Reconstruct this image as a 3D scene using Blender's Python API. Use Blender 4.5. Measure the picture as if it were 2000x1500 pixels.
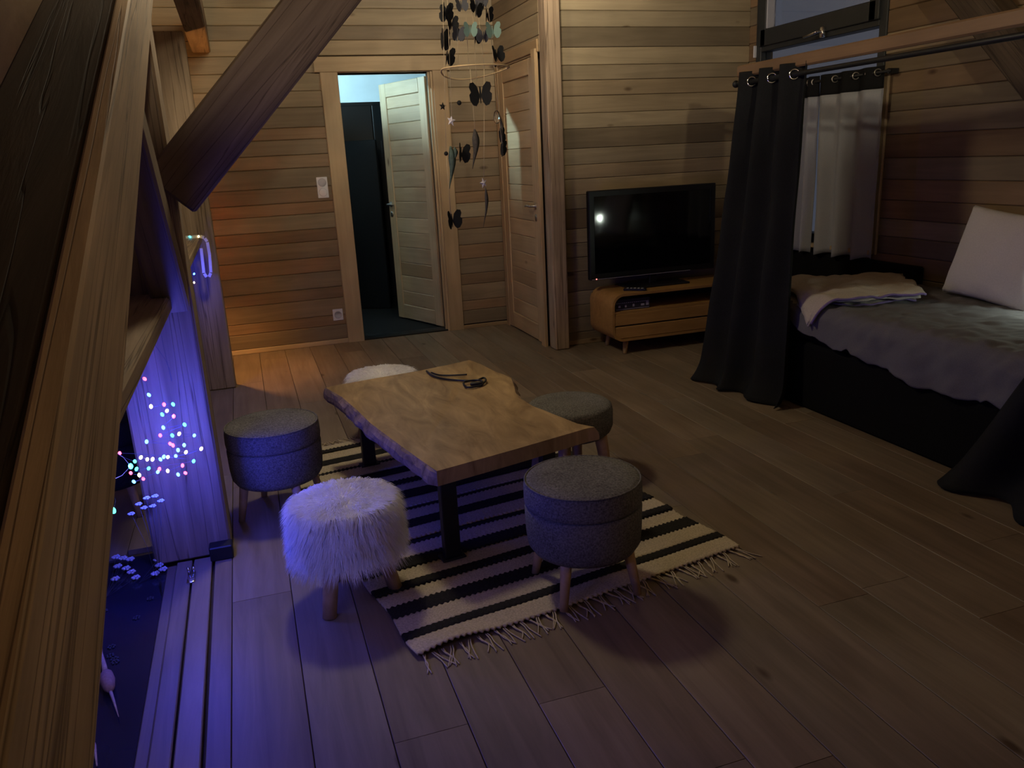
import bpy, bmesh, math, random
from mathutils import Vector, Matrix, noise

for o in list(bpy.data.objects):
    bpy.data.objects.remove(o, do_unlink=True)
scene = bpy.context.scene
col = scene.collection
rng = random.Random(11)

# ------------------------------------------------------------------ camera
F_PX = 1556.6
yaw, pitch, roll = math.radians(17.797), math.radians(15.970), math.radians(-2.918)
fwd = Vector((math.sin(yaw) * math.cos(pitch), math.cos(yaw) * math.cos(pitch), -math.sin(pitch)))
rgt = Vector((math.cos(yaw), -math.sin(yaw), 0))
upv = rgt.cross(fwd)
r2 = rgt * math.cos(roll) + upv * math.sin(roll)
u2 = -rgt * math.sin(roll) + upv * math.cos(roll)
cam_data = bpy.data.cameras.new('camera')
cam_data.sensor_width = 36.0
cam_data.lens = F_PX / 2000 * 36
cam_data.clip_start = 0.02
cam = bpy.data.objects.new('camera', cam_data)
col.objects.link(cam)
cm = Matrix((r2, u2, -fwd)).transposed().to_4x4()
cm.translation = Vector((0, 0, 1.393))
cam.matrix_world = cm
scene.camera = cam

# ------------------------------------------------------------------ world, exposure
world = bpy.data.worlds.new('dusk')
scene.world = world
world.use_nodes = True
bg = world.node_tree.nodes['Background']
bg.inputs[0].default_value = (0.72, 0.78, 1.0, 1)
bg.inputs[1].default_value = 0.06
vs = scene.view_settings
vs.view_transform = 'Standard'
vs.look = 'None'
vs.exposure = 0.3
vs.gamma = 1.0
vs.use_curve_mapping = False

# lamp powers (watts); every lamp is built further down as an object, the spot is an addition
P_STAIR = 230.0
P_PENDANT = 47.0
P_ADDED_SPOT = 46.0
P_BED = 3.6
P_CORNER = 32.0
P_NEXT = 340.0
P_LED = 3.5
P_LED_RAIL = 4.6

# ------------------------------------------------------------------ materials
def new_mat(name):
    m = bpy.data.materials.new(name)
    m.use_nodes = True
    nt = m.node_tree
    return m, nt, nt.nodes['Principled BSDF']

def N(nt, t, **kw):
    n = nt.nodes.new(t)
    for k, v in kw.items():
        setattr(n, k, v)
    return n

def ramp(nt, stops, interp='LINEAR'):
    r = N(nt, 'ShaderNodeValToRGB')
    r.color_ramp.interpolation = interp
    el = r.color_ramp.elements
    while len(el) < len(stops):
        el.new(0.5)
    for e, (p, c) in zip(el, stops):
        e.position = p
        e.color = (*c, 1) if len(c) == 3 else c
    return r

def wood(name, dark, light, rough=0.6, sx=1.0, sy=14.0, knots=True, bump=0.15, crack=False, objcol=True, spec=0.3):
    m, nt, b = new_mat(name)
    L = nt.links.new
    tc = N(nt, 'ShaderNodeTexCoord')
    oi = N(nt, 'ShaderNodeObjectInfo')
    mul = N(nt, 'ShaderNodeMath', operation='MULTIPLY'); mul.inputs[1].default_value = 37.0
    L(oi.outputs['Random'], mul.inputs[0])
    add = N(nt, 'ShaderNodeVectorMath', operation='ADD')
    L(tc.outputs['Object'], add.inputs[0]); L(mul.outputs[0], add.inputs[1])
    mp = N(nt, 'ShaderNodeMapping'); mp.inputs['Scale'].default_value = (sx, sy, sy)
    L(add.outputs[0], mp.inputs['Vector'])
    n1 = N(nt, 'ShaderNodeTexNoise')
    n1.inputs['Scale'].default_value = 1.6; n1.inputs['Detail'].default_value = 7
    n1.inputs['Roughness'].default_value = 0.62; n1.inputs['Distortion'].default_value = 0.9
    L(mp.outputs[0], n1.inputs['Vector'])
    r1 = ramp(nt, [(0.30, dark), (0.70, light)])
    L(n1.outputs['Fac'], r1.inputs[0])
    colr = r1.outputs[0]
    # broad blotches
    n2 = N(nt, 'ShaderNodeTexNoise'); n2.inputs['Scale'].default_value = 2.2; n2.inputs['Detail'].default_value = 2
    L(add.outputs[0], n2.inputs['Vector'])
    r2_ = ramp(nt, [(0.3, (0.80, 0.80, 0.80)), (0.7, (1.08, 1.08, 1.08))])
    L(n2.outputs['Fac'], r2_.inputs[0])
    mx = N(nt, 'ShaderNodeMix', data_type='RGBA', blend_type='MULTIPLY'); mx.inputs[0].default_value = 1
    L(colr, mx.inputs[6]); L(r2_.outputs[0], mx.inputs[7]); colr = mx.outputs[2]
    if knots:
        mk = N(nt, 'ShaderNodeMapping'); mk.inputs['Scale'].default_value = (2.0, 4.6, 4.6)
        L(add.outputs[0], mk.inputs['Vector'])
        vo = N(nt, 'ShaderNodeTexVoronoi'); vo.inputs['Scale'].default_value = 1.0
        L(mk.outputs[0], vo.inputs['Vector'])
        rk = ramp(nt, [(0.035, (0.25, 0.18, 0.14)), (0.09, (1, 1, 1))])
        L(vo.outputs['Distance'], rk.inputs[0])
        mx2 = N(nt, 'ShaderNodeMix', data_type='RGBA', blend_type='MULTIPLY'); mx2.inputs[0].default_value = 0.85
        L(colr, mx2.inputs[6]); L(rk.outputs[0], mx2.inputs[7]); colr = mx2.outputs[2]
    if objcol:
        mx3 = N(nt, 'ShaderNodeMix', data_type='RGBA', blend_type='MULTIPLY'); mx3.inputs[0].default_value = 1
        L(colr, mx3.inputs[6]); L(oi.outputs['Color'], mx3.inputs[7]); colr = mx3.outputs[2]
    hgt = n1.outputs['Fac']
    if crack:
        mc = N(nt, 'ShaderNodeMapping'); mc.inputs['Scale'].default_value = (0.35, 16, 16)
        L(add.outputs[0], mc.inputs['Vector'])
        nc = N(nt, 'ShaderNodeTexNoise'); nc.inputs['Scale'].default_value = 1.3; nc.inputs['Detail'].default_value = 3
        nc.inputs['Distortion'].default_value = 0.4
        L(mc.outputs[0], nc.inputs['Vector'])
        rc = ramp(nt, [(0.485, (1, 1, 1)), (0.5, (0.22, 0.18, 0.15)), (0.515, (1, 1, 1))])
        L(nc.outputs['Fac'], rc.inputs[0])
        mx4 = N(nt, 'ShaderNodeMix', data_type='RGBA', blend_type='MULTIPLY'); mx4.inputs[0].default_value = 0.7
        L(colr, mx4.inputs[6]); L(rc.outputs[0], mx4.inputs[7]); colr = mx4.outputs[2]
        hh = N(nt, 'ShaderNodeMix', data_type='RGBA', blend_type='MULTIPLY'); hh.inputs[0].default_value = 1
        L(n1.outputs['Fac'], hh.inputs[6]); L(rc.outputs[0], hh.inputs[7]); hgt = hh.outputs[2]
    L(colr, b.inputs['Base Color'])
    bp = N(nt, 'ShaderNodeBump'); bp.inputs['Strength'].default_value = bump; bp.inputs['Distance'].default_value = 0.004
    L(hgt, bp.inputs['Height']); L(bp.outputs[0], b.inputs['Normal'])
    b.inputs['Roughness'].default_value = rough
    b.inputs['Specular IOR Level'].default_value = spec
    return m

def plain(name, c, rough=0.5, metal=0.0, spec=0.4, var=0.12, scale=18.0, bump=0.0, emit=None, estr=0.0):
    m, nt, b = new_mat(name)
    L = nt.links.new
    tc = N(nt, 'ShaderNodeTexCoord')
    n1 = N(nt, 'ShaderNodeTexNoise'); n1.inputs['Scale'].default_value = scale; n1.inputs['Detail'].default_value = 4
    L(tc.outputs['Object'], n1.inputs['Vector'])
    r1 = ramp(nt, [(0.25, tuple(v * (1 - var) for v in c)), (0.75, tuple(min(1, v * (1 + var)) for v in c))])
    L(n1.outputs['Fac'], r1.inputs[0]); L(r1.outputs[0], b.inputs['Base Color'])
    b.inputs['Roughness'].default_value = rough
    b.inputs['Metallic'].default_value = metal
    b.inputs['Specular IOR Level'].default_value = spec
    if bump:
        bp = N(nt, 'ShaderNodeBump'); bp.inputs['Strength'].default_value = bump; bp.inputs['Distance'].default_value = 0.003
        L(n1.outputs['Fac'], bp.inputs['Height']); L(bp.outputs[0], b.inputs['Normal'])
    if emit:
        b.inputs['Emission Color'].default_value = (*emit, 1)
        b.inputs['Emission Strength'].default_value = estr
    return m

def fabric(name, c, var=0.25, weave=420.0, rough=0.95, bump=0.35):
    m, nt, b = new_mat(name)
    L = nt.links.new
    tc = N(nt, 'ShaderNodeTexCoord')
    n1 = N(nt, 'ShaderNodeTexNoise'); n1.inputs['Scale'].default_value = weave; n1.inputs['Detail'].default_value = 2
    n2 = N(nt, 'ShaderNodeTexNoise'); n2.inputs['Scale'].default_value = 7; n2.inputs['Detail'].default_value = 3
    L(tc.outputs['Object'], n1.inputs['Vector']); L(tc.outputs['Object'], n2.inputs['Vector'])
    ad = N(nt, 'ShaderNodeMath', operation='MULTIPLY_ADD'); ad.inputs[1].default_value = 0.35
    L(n2.outputs['Fac'], ad.inputs[0]); L(n1.outputs['Fac'], ad.inputs[2])
    r1 = ramp(nt, [(0.45, tuple(v * (1 - var) for v in c)), (0.9, tuple(min(1, v * (1 + var)) for v in c))])
    L(ad.outputs[0], r1.inputs[0]); L(r1.outputs[0], b.inputs['Base Color'])
    bp = N(nt, 'ShaderNodeBump'); bp.inputs['Strength'].default_value = bump; bp.inputs['Distance'].default_value = 0.002
    L(n1.outputs['Fac'], bp.inputs['Height']); L(bp.outputs[0], b.inputs['Normal'])
    b.inputs['Roughness'].default_value = rough
    b.inputs['Specular IOR Level'].default_value = 0.15
    b.inputs['Sheen Weight'].default_value = 0.0
    return m

def glow(name, c, s):
    m, nt, b = new_mat(name)
    b.inputs['Base Color'].default_value = (*c, 1)
    b.inputs['Emission Color'].default_value = (*c, 1)
    b.inputs['Emission Strength'].default_value = s
    return m

def glass_mat(name, tint, rough=0.02):
    m, nt, b = new_mat(name)
    b.inputs['Base Color'].default_value = (*tint, 1)
    b.inputs['Roughness'].default_value = rough
    b.inputs['Transmission Weight'].default_value = 1.0
    b.inputs['IOR'].default_value = 1.45
    return m

M = {}
M['pine'] = wood('pine_boards', (0.265, 0.208, 0.130), (0.375, 0.297, 0.19), rough=0.55, sx=0.8, sy=12, bump=0.05)
M['pine_trim'] = wood('pine_trim', (0.39, 0.29, 0.172), (0.49, 0.372, 0.228), rough=0.5, sx=0.7, sy=14, bump=0.04)
M['floor'] = wood('oak_floor', (0.175, 0.133, 0.092), (0.275, 0.217, 0.156), rough=0.48, sx=0.9, sy=13, bump=0.10, spec=0.35)
M['timber'] = wood('old_timber', (0.20, 0.145, 0.10), (0.39, 0.295, 0.21), rough=0.75, sx=0.7, sy=11, bump=0.5, crack=True)
M['slab'] = wood('slab_top', (0.20, 0.12, 0.05), (0.52, 0.35, 0.165), rough=0.42, sx=7.5, sy=2.0, knots=False, bump=0.06, objcol=False)
M['bark'] = wood('slab_live_edge', (0.10, 0.065, 0.045), (0.36, 0.25, 0.17), rough=0.85, sx=14, sy=10, knots=False, bump=0.9, objcol=False)
M['beech'] = wood('pale_leg_wood', (0.42, 0.27, 0.14), (0.58, 0.41, 0.24), rough=0.5, sx=9, sy=9, knots=False, bump=0.04, objcol=False)
M['veneer'] = wood('honey_veneer', (0.36, 0.19, 0.06), (0.50, 0.29, 0.10), rough=0.4, sx=1.2, sy=14, knots=False, bump=0.03, objcol=False)
M['wall_core'] = plain('wall_core', (0.05, 0.033, 0.02), rough=0.9)
M['roof'] = wood('roof_boards', (0.19, 0.13, 0.08), (0.31, 0.22, 0.14), rough=0.7, sx=8, sy=1.0, knots=False, bump=0.1, objcol=False)
M['grey_fab'] = fabric('grey_felt', (0.15, 0.142, 0.134), var=0.5, weave=170, bump=0.5)
M['navy_fab'] = fabric('navy_fabric', (0.016, 0.016, 0.030), weave=170)
M['curtain'] = fabric('charcoal_curtain', (0.015, 0.0155, 0.0165), weave=300)
M['white_fab'] = fabric('white_curtain_cloth', (0.33, 0.34, 0.37), var=0.06, weave=250, bump=0.1)
M['black_fab'] = fabric('black_header_cloth', (0.012, 0.012, 0.013), weave=250)
M['duvet'] = fabric('grey_duvet', (0.135, 0.13, 0.14), var=0.1, weave=260, bump=0.15)
M['blanket'] = fabric('cream_blanket', (0.47, 0.42, 0.36), var=0.12, weave=180, bump=0.25)
M['pillow'] = fabric('white_pillow', (0.62, 0.58, 0.56), var=0.06, weave=200, bump=0.2)
M['bed_base'] = fabric('black_bed_base', (0.005, 0.005, 0.0055), weave=200)
M['fur'] = plain('white_fur', (0.93, 0.90, 0.87), rough=0.9, spec=0.1, var=0.08)
m_, nt_, b_0 = new_mat('white_fur')
df = N(nt_, 'ShaderNodeBsdfDiffuse'); tl = N(nt_, 'ShaderNodeBsdfTranslucent'); mxs = N(nt_, 'ShaderNodeMixShader'); mxs.inputs[0].default_value = 0.25
nz = N(nt_, 'ShaderNodeTexNoise'); nz.inputs['Scale'].default_value = 9.0
rz_ = ramp(nt_, [(0.3, (0.93, 0.91, 0.89)), (0.7, (0.98, 0.97, 0.96))])
nt_.links.new(nz.outputs['Fac'], rz_.inputs[0]); nt_.links.new(rz_.outputs[0], df.inputs[0]); nt_.links.new(rz_.outputs[0], tl.inputs[0])
nt_.links.new(df.outputs[0], mxs.inputs[1]); nt_.links.new(tl.outputs[0], mxs.inputs[2])
nt_.links.new(mxs.outputs[0], nt_.nodes['Material Output'].inputs['Surface']); nt_.nodes.remove(b_0)
M['fur_strand'] = m_
m_, nt_, b_0 = new_mat('orange_shade')
df = N(nt_, 'ShaderNodeBsdfDiffuse'); tl = N(nt_, 'ShaderNodeBsdfTranslucent'); mxs = N(nt_, 'ShaderNodeMixShader'); mxs.inputs[0].default_value = 0.65
df.inputs[0].default_value = (0.5, 0.3, 0.12, 1); tl.inputs[0].default_value = (0.9, 0.56, 0.22, 1)
nt_.links.new(df.outputs[0], mxs.inputs[1]); nt_.links.new(tl.outputs[0], mxs.inputs[2])
nt_.links.new(mxs.outputs[0], nt_.nodes['Material Output'].inputs['Surface']); nt_.nodes.remove(b_0)
M['shade'] = m_
M['black_steel'] = plain('black_steel', (0.012, 0.012, 0.013), rough=0.5, spec=0.4)
M['black_plastic'] = plain('black_plastic', (0.010, 0.010, 0.011), rough=0.35, spec=0.4)
M['screen'] = plain('tv_screen', (0.003, 0.003, 0.004), rough=0.06, spec=0.5, var=0.0)
M['chrome'] = plain('chrome', (0.75, 0.75, 0.75), rough=0.15, metal=1.0, var=0.02)
M['steel'] = plain('brushed_steel', (0.45, 0.42, 0.38), rough=0.3, metal=1.0, var=0.05)
M['white_plastic'] = plain('white_plastic', (0.62, 0.62, 0.66), rough=0.4, var=0.03)
M['grey_plastic'] = plain('grey_plastic', (0.42, 0.42, 0.47), rough=0.4, var=0.03)
M['grey_paint'] = plain('grey_paint', (0.05, 0.052, 0.052), rough=0.8)
M['white_paint'] = plain('white_paint', (0.70, 0.74, 0.73), rough=0.7, var=0.06, scale=5)
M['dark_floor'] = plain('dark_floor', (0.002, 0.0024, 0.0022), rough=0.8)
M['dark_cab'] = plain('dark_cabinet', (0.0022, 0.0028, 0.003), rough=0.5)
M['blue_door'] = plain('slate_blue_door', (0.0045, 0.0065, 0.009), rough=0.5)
M['anthracite'] = plain('anthracite_frame', (0.028, 0.031, 0.034), rough=0.45)
M['pane'] = glass_mat('window_pane', (0.92, 0.95, 1.0))
M['hatch_glass'] = plain('smoked_glass', (0.022, 0.022, 0.034), rough=0.16, spec=0.55, var=0.2, scale=5)
M['rug_cream'] = fabric('rug_cream', (0.50, 0.42, 0.29), var=0.22, weave=160, bump=0.7)
M['rug_black'] = fabric('rug_black', (0.022, 0.020, 0.018), var=0.3, weave=160, bump=0.7)
M['paper_black'] = plain('black_paper', (0.004, 0.004, 0.005), rough=0.8)
M['paper_grey'] = plain('grey_paper', (0.055, 0.055, 0.065), rough=0.8)
M['paper_teal'] = plain('teal_paper', (0.16, 0.25, 0.22), rough=0.8)
M['feather'] = plain('dark_feather', (0.07, 0.060, 0.055), rough=0.9, var=0.3, scale=60)
M['feather_teal'] = plain('teal_feather', (0.075, 0.11, 0.095), rough=0.9, var=0.3, scale=60)
M['star_white'] = plain('white_star', (0.75, 0.70, 0.78), rough=0.7)
M['string'] = plain('cotton_string', (0.58, 0.46, 0.30), rough=0.9)
M['rattan'] = plain('rattan_hoop', (0.55, 0.40, 0.22), rough=0.7)
M['clear'] = glass_mat('clear_drop', (0.95, 0.95, 1.0), 0.05)
M['dry_white'] = plain('dried_white_flower', (0.62, 0.64, 0.70), rough=0.9)
M['dry_stem'] = plain('dried_stem', (0.55, 0.40, 0.28), rough=0.85, var=0.2, scale=80)
M['dry_pod'] = plain('dried_pod', (0.36, 0.22, 0.17), rough=0.85, var=0.25, scale=120)
M['wire'] = plain('clear_wire', (0.10, 0.10, 0.12), rough=0.4, spec=0.3)
M['ribbon'] = plain('pale_ribbon', (0.60, 0.53, 0.42), rough=0.7)
M['hem'] = plain('violet_hem', (0.20, 0.14, 0.32), rough=0.9)
M['print_dark'] = plain('dark_print', (0.035, 0.032, 0.050), rough=0.5)
M['print_light'] = plain('pale_print', (0.42, 0.40, 0.52), rough=0.5)
LEDM = {'b': glow('led_blue', (0.05, 0.22, 1.0), 11), 'c': glow('led_cyan', (0.05, 0.75, 1.0), 7),
        'g': glow('led_green', (0.05, 0.95, 0.62), 6), 'r': glow('led_red', (1.0, 0.06, 0.10), 7),
        'w': glow('led_warm', (1.0, 0.80, 0.42), 5)}
M['standby'] = glow('standby_red', (1.0, 0.12, 0.10), 6)

# ------------------------------------------------------------------ mesh helpers
class MB:
    def __init__(self):
        self.v = []; self.f = []; self.mi = []; self.cur = 0
    def add(self, vs_, fs):
        k = len(self.v)
        self.v += [tuple(p) for p in vs_]
        for f in fs:
            self.f.append(tuple(i + k for i in f)); self.mi.append(self.cur)
        return self
    def box(self, x0, x1, y0, y1, z0, z1):
        return self.add([(x0, y0, z0), (x1, y0, z0), (x1, y1, z0), (x0, y1, z0), (x0, y0, z1), (x1, y0, z1), (x1, y1, z1), (x0, y1, z1)],
                        [(0, 3, 2, 1), (4, 5, 6, 7), (0, 1, 5, 4), (1, 2, 6, 5), (2, 3, 7, 6), (3, 0, 4, 7)])
    def cbox(self, x0, x1, y0, y1, z0, z1, c=0.004):
        # chamfered box: hull of three boxes
        b = bmesh.new()
        for (a0, a1, b0, b1, c0, c1) in ((x0, x1, y0 + c, y1 - c, z0 + c, z1 - c), (x0 + c, x1 - c, y0, y1, z0 + c, z1 - c), (x0 + c, x1 - c, y0 + c, y1 - c, z0, z1)):
            for x in (a0, a1):
                for y in (b0, b1):
                    for z in (c0, c1):
                        b.verts.new((x, y, z))
        bmesh.ops.convex_hull(b, input=b.verts)
        bmesh.ops.dissolve_limit(b, angle_limit=0.01, verts=b.verts, edges=b.edges)
        b.verts.index_update()
        self.add([v.co[:] for v in b.verts], [[v.index for v in f.verts] for f in b.faces])
        b.free()
        return self
    def tube(self, path, r, n=6, cap=True):
        path = [Vector(p) for p in path]
        if not isinstance(r, (list, tuple)):
            r = [r] * len(path)
        base = len(self.v); vs_ = []; fs = []
        prev = None
        for i, p in enumerate(path):
            t = (path[min(i + 1, len(path) - 1)] - path[max(i - 1, 0)])
            if t.length < 1e-9: t = Vector((0, 0, 1))
            t.normalize()
            if prev is None:
                a = t.cross(Vector((0, 0, 1)))
                if a.length < 1e-3: a = t.cross(Vector((0, 1, 0)))
            else:
                a = prev - t * prev.dot(t)
                if a.length < 1e-6: a = t.cross(Vector((0, 1, 0)))
            a.normalize(); prev = a; b_ = t.cross(a)
            for k in range(n):
                an = 2 * math.pi * k / n
                vs_.append(p + (a * math.cos(an) + b_ * math.sin(an)) * r[i])
        for i in range(len(path) - 1):
            for k in range(n):
                k2 = (k + 1) % n
                fs.append((i * n + k, i * n + k2, (i + 1) * n + k2, (i + 1) * n + k))
        if cap:
            fs.append(tuple(range(n - 1, -1, -1)))
            m = (len(path) - 1) * n
            fs.append(tuple(range(m, m + n)))
        return self.add(vs_, fs)
    def lathe(self, prof, n=32, c=(0, 0, 0)):
        vs_ = []; fs = []
        for (r, z) in prof:
            for k in range(n):
                a = 2 * math.pi * k / n
                vs_.append((c[0] + r * math.cos(a), c[1] + r * math.sin(a), c[2] + z))
        for i in range(len(prof) - 1):
            for k in range(n):
                k2 = (k + 1) % n
                fs.append((i * n + k, i * n + k2, (i + 1) * n + k2, (i + 1) * n + k))
        fs.append(tuple(range(n - 1, -1, -1)))
        m = (len(prof) - 1) * n
        fs.append(tuple(range(m, m + n)))
        return self.add(vs_, fs)
    def sphere(self, c, r, n=10, m=6, sq=(1, 1, 1)):
        prof = [(max(1e-4, math.sin(math.pi * i / m)) * r, -math.cos(math.pi * i / m) * r) for i in range(m + 1)]
        k = len(self.v)
        self.lathe(prof, n, (0, 0, 0))
        for i in range(k, len(self.v)):
            p = self.v[i]; self.v[i] = (p[0] * sq[0] + c[0], p[1] * sq[1] + c[1], p[2] * sq[2] + c[2])
        return self
    def grid(self, fn, nu, nv):
        vs_ = [fn(i / nu, j / nv) for j in range(nv + 1) for i in range(nu + 1)]
        w = nu + 1
        return self.add(vs_, [(j * w + i, j * w + i + 1, (j + 1) * w + i + 1, (j + 1) * w + i) for j in range(nv) for i in range(nu)])
    def prism(self, poly, a0, a1, axis='z'):
        n = len(poly)
        def P(p, a):
            return (p[0], p[1], a) if axis == 'z' else ((p[0], a, p[1]) if axis == 'y' else (a, p[0], p[1]))
        vs_ = [P(p, a0) for p in poly] + [P(p, a1) for p in poly]
        fs = [tuple(range(n - 1, -1, -1)), tuple(range(n, 2 * n))] + [(i, (i + 1) % n, n + (i + 1) % n, n + i) for i in range(n)]
        return self.add(vs_, fs)
    def mesh(self, name, mats, smooth=False):
        me = bpy.data.meshes.new(name)
        me.from_pydata(self.v, [], self.f)
        for m in (mats if isinstance(mats, (list, tuple)) else [mats]):
            me.materials.append(m)
        for p, i in zip(me.polygons, self.mi):
            p.material_index = i
            p.use_smooth = smooth
        b = bmesh.new(); b.from_mesh(me); bmesh.ops.recalc_face_normals(b, faces=b.faces); b.to_mesh(me); b.free()
        me.update()
        return me
    def build(self, name, mats, parent=None, smooth=False, loc=(0, 0, 0), rot=(0, 0, 0), color=None):
        return place(name, self.mesh(name, mats, smooth), parent, loc, rot, color)

def place(name, me, parent=None, loc=(0, 0, 0), rot=(0, 0, 0), color=None):
    o = bpy.data.objects.new(name, me)
    col.objects.link(o)
    o.location = loc; o.rotation_euler = rot
    if parent: o.parent = parent
    if color: o.color = (*color, 1)
    return o

def tag(o, label, cat, group=None):
    o['label'] = label; o['category'] = cat
    if group: o['group'] = group
    return o

def thing(name, label, cat, loc=(0, 0, 0), rz=0.0, group=None):
    o = bpy.data.objects.new(name, None)
    col.objects.link(o)
    o.location = loc; o.rotation_euler = (0, 0, rz)
    o.empty_display_size = 0.1
    return tag(o, label, cat, group)

def struct(o):
    o['kind'] = 'structure'
    return o

def autosmooth(o, ang=40):
    me = o.data
    for p in me.polygons: p.use_smooth = True
    b = bmesh.new(); b.from_mesh(me)
    for e in b.edges:
        if len(e.link_faces) == 2 and e.calc_face_angle(0) > math.radians(ang): e.smooth = False
    b.to_mesh(me); b.free()
    return o

_boards = {}
def board_mesh(L, H, T, mat, ch=0.004):
    """length along local X, height along local Z, face towards local -Y, chamfered long edges"""
    key = (round(L, 3), round(H, 3), T, mat.name, ch)
    if key in _boards: return _boards[key]
    pr = [(0, -H / 2), (-T + ch, -H / 2), (-T, -H / 2 + ch), (-T, H / 2 - ch), (-T + ch, H / 2), (0, H / 2)]
    mb = MB()
    vs_ = [(-L / 2, y, z) for y, z in pr] + [(L / 2, y, z) for y, z in pr]
    mb.add(vs_, [tuple(range(5, -1, -1)), tuple(range(6, 12))] + [(i, (i + 1) % 6, 6 + (i + 1) % 6, 6 + i) for i in range(6)])
    me = mb.mesh('board', mat)
    _boards[key] = me
    return me

def beam(name, p0, p1, w, h, mat, parent=None, up=(0, 0, 1), color=None, ch=0.008):
    """square timber from p0 to p1 (centre line), local X along it, w across, h along 'up'"""
    p0 = Vector(p0); p1 = Vector(p1)
    x = (p1 - p0); Ln = x.length; x.normalize()
    z = Vector(up); z = (z - x * z.dot(x)).normalized(); y = z.cross(x)
    mb = MB().cbox(-Ln / 2, Ln / 2, -w / 2, w / 2, -h / 2, h / 2, ch)
    o = mb.build(name, mat, None, color=color)
    mt = Matrix((x, y, z)).transposed().to_4x4(); mt.translation = (p0 + p1) / 2
    o.matrix_world = mt
    if parent: o.parent = parent
    return o

# ------------------------------------------------------------------ setting: floor
XL, XR = -1.55, 3.71
Y_BACK, Y_TV, Y_REAR = 6.45, 5.43, -2.6
X_SIDE = 2.06
floor = struct(MB().box(XL - 0.1, XR + 0.1, Y_REAR - 0.1, Y_BACK + 0.15, -0.16, -0.021).build('floor', M['wall_core']))
PW = 0.1932
FT = [(1.0, 1.0, 1.0), (0.94, 0.92, 0.90), (1.08, 1.06, 1.02), (0.90, 0.87, 0.84), (1.02, 0.98, 0.94), (0.97, 1.0, 0.97), (1.08, 1.02, 0.97), (0.88, 0.82, 0.78)]
def plank(x0, x1, y0, y1, color=None):
    me = board_mesh(round(y1 - y0 - 0.0015, 3), round(x1 - x0 - 0.0022, 3), 0.021, M['floor'], 0.0016)
    o = place('plank', me, floor, ((x0 + x1) / 2, (y0 + y1) / 2, -0.021), (-math.pi / 2, 0, math.pi / 2), color or rng.choice(FT))
    return o
k = -6
while True:
    x0 = -0.2 + PW * k
    x1 = x0 + PW
    k += 1
    if x0 >= XR: break
    if x1 <= XL + 0.02: continue
    x0c, x1c = max(x0, XL), min(x1, XR)
    ymax = Y_BACK if x0c < X_SIDE - 0.05 else Y_TV
    y = Y_REAR - rng.uniform(0, 1.2)
    while y < ymax - 0.01:
        ln = rng.choice((1.05, 1.25, 1.45, 1.7, 1.9))
        a, b_ = max(y, Y_REAR), min(y + ln, ymax)
        y += ln
        if ymax - b_ < 0.25: b_ = ymax; y = ymax
        if b_ - a < 0.05: continue
        if x1c < -0.1:
            # leave room for the sunk glass hatch and its frame at the eaves side
            for (c, d) in ((a, min(b_, 1.72)), (max(a, 3.10), b_)):
                if d - c > 0.04: plank(x0c, x1c, c, d)
        else:
            plank(x0c, x1c, a, b_)

plank(-0.262, -0.2, 1.72, 2.945)
plank(-0.262, -0.2, 2.945, 3.10)
# ------------------------------------------------------------------ setting: boarded walls
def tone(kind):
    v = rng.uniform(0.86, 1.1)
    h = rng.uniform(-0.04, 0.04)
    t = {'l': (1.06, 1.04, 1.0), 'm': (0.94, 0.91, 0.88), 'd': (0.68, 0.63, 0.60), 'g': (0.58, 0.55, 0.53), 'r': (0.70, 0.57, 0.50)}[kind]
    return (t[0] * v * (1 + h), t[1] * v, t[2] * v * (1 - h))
T_B = 0.018
def row_boards(parent, rows, kinds, segs_fn, fixed, axis, facing):
    """rows: list of z edges; segs_fn(z0,z1) -> spans along the wall axis"""
    for i in range(len(rows) - 1):
        z0, z1 = rows[i], rows[i + 1]
        kd = kinds[i % len(kinds)]
        t = tone(kd)
        for (a, b_) in segs_fn(z0, z1):
            if b_ - a < 0.02: continue
            me = board_mesh(b_ - a - 0.001, z1 - z0 - 0.0015, T_B, M['pine'], 0.0045)
            mid, zc = (a + b_) / 2, (z0 + z1) / 2
            if axis == 'x':
                place('board', me, parent, (mid, fixed, zc), (0, 0, 0), t)
            else:
                # board face (local -Y) turned to -X: rotate by -90 deg
                place('board', me, parent, (fixed, mid, zc), (0, 0, -math.pi / 2), t)

def roof_left_x(z): return -1.55 + max(0.0, (z - 0.5)) / 1.884
def roof_right_x(z): return 3.71 - max(0.0, (z - 2.9)) / 1.232

def extend(rows, top, lo=0.10, hi=0.145):
    rows = list(rows)
    while rows[-1] < top:
        rows.append(rows[-1] + rng.uniform(lo, hi))
    return rows

# back wall (doorway 0.82..1.53, lintel 2.05)
core = MB()
core.box(XL, 0.82, Y_BACK + T_B, Y_BACK + 0.13, 0, 2.05)
core.box(1.53, X_SIDE + 0.06, Y_BACK + T_B, Y_BACK + 0.13, 0, 2.05)
core.prism([(-0.73, 2.05), (X_SIDE + 0.06, 2.05), (X_SIDE + 0.06, 4.9), (1.3, 5.86), (1.28, 5.86)], Y_BACK + T_B, Y_BACK + 0.13, 'y')
wall_back = struct(core.build('wall_back', M['wall_core']))
rows_b = [0.034, 0.151, 0.233, 0.37, 0.46, 0.585, 0.70, 0.827, 0.92, 1.037, 1.127, 1.24, 1.381, 1.477, 1.588, 1.673, 1.816, 1.93, 2.055]
kinds_b = ['d', 'r', 'd', 'r', 'd', 'r', 'd', 'r', 'm', 'r', 'r', 'd', 'r', 'd', 'r', 'g', 'm', 'l', 'm', 'l', 'd', 'l', 'm', 'l', 'l', 'm']  # lower rows darker and redder: the dim lower wall put into board tones
rows_b = extend(rows_b, 3.2)
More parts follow.
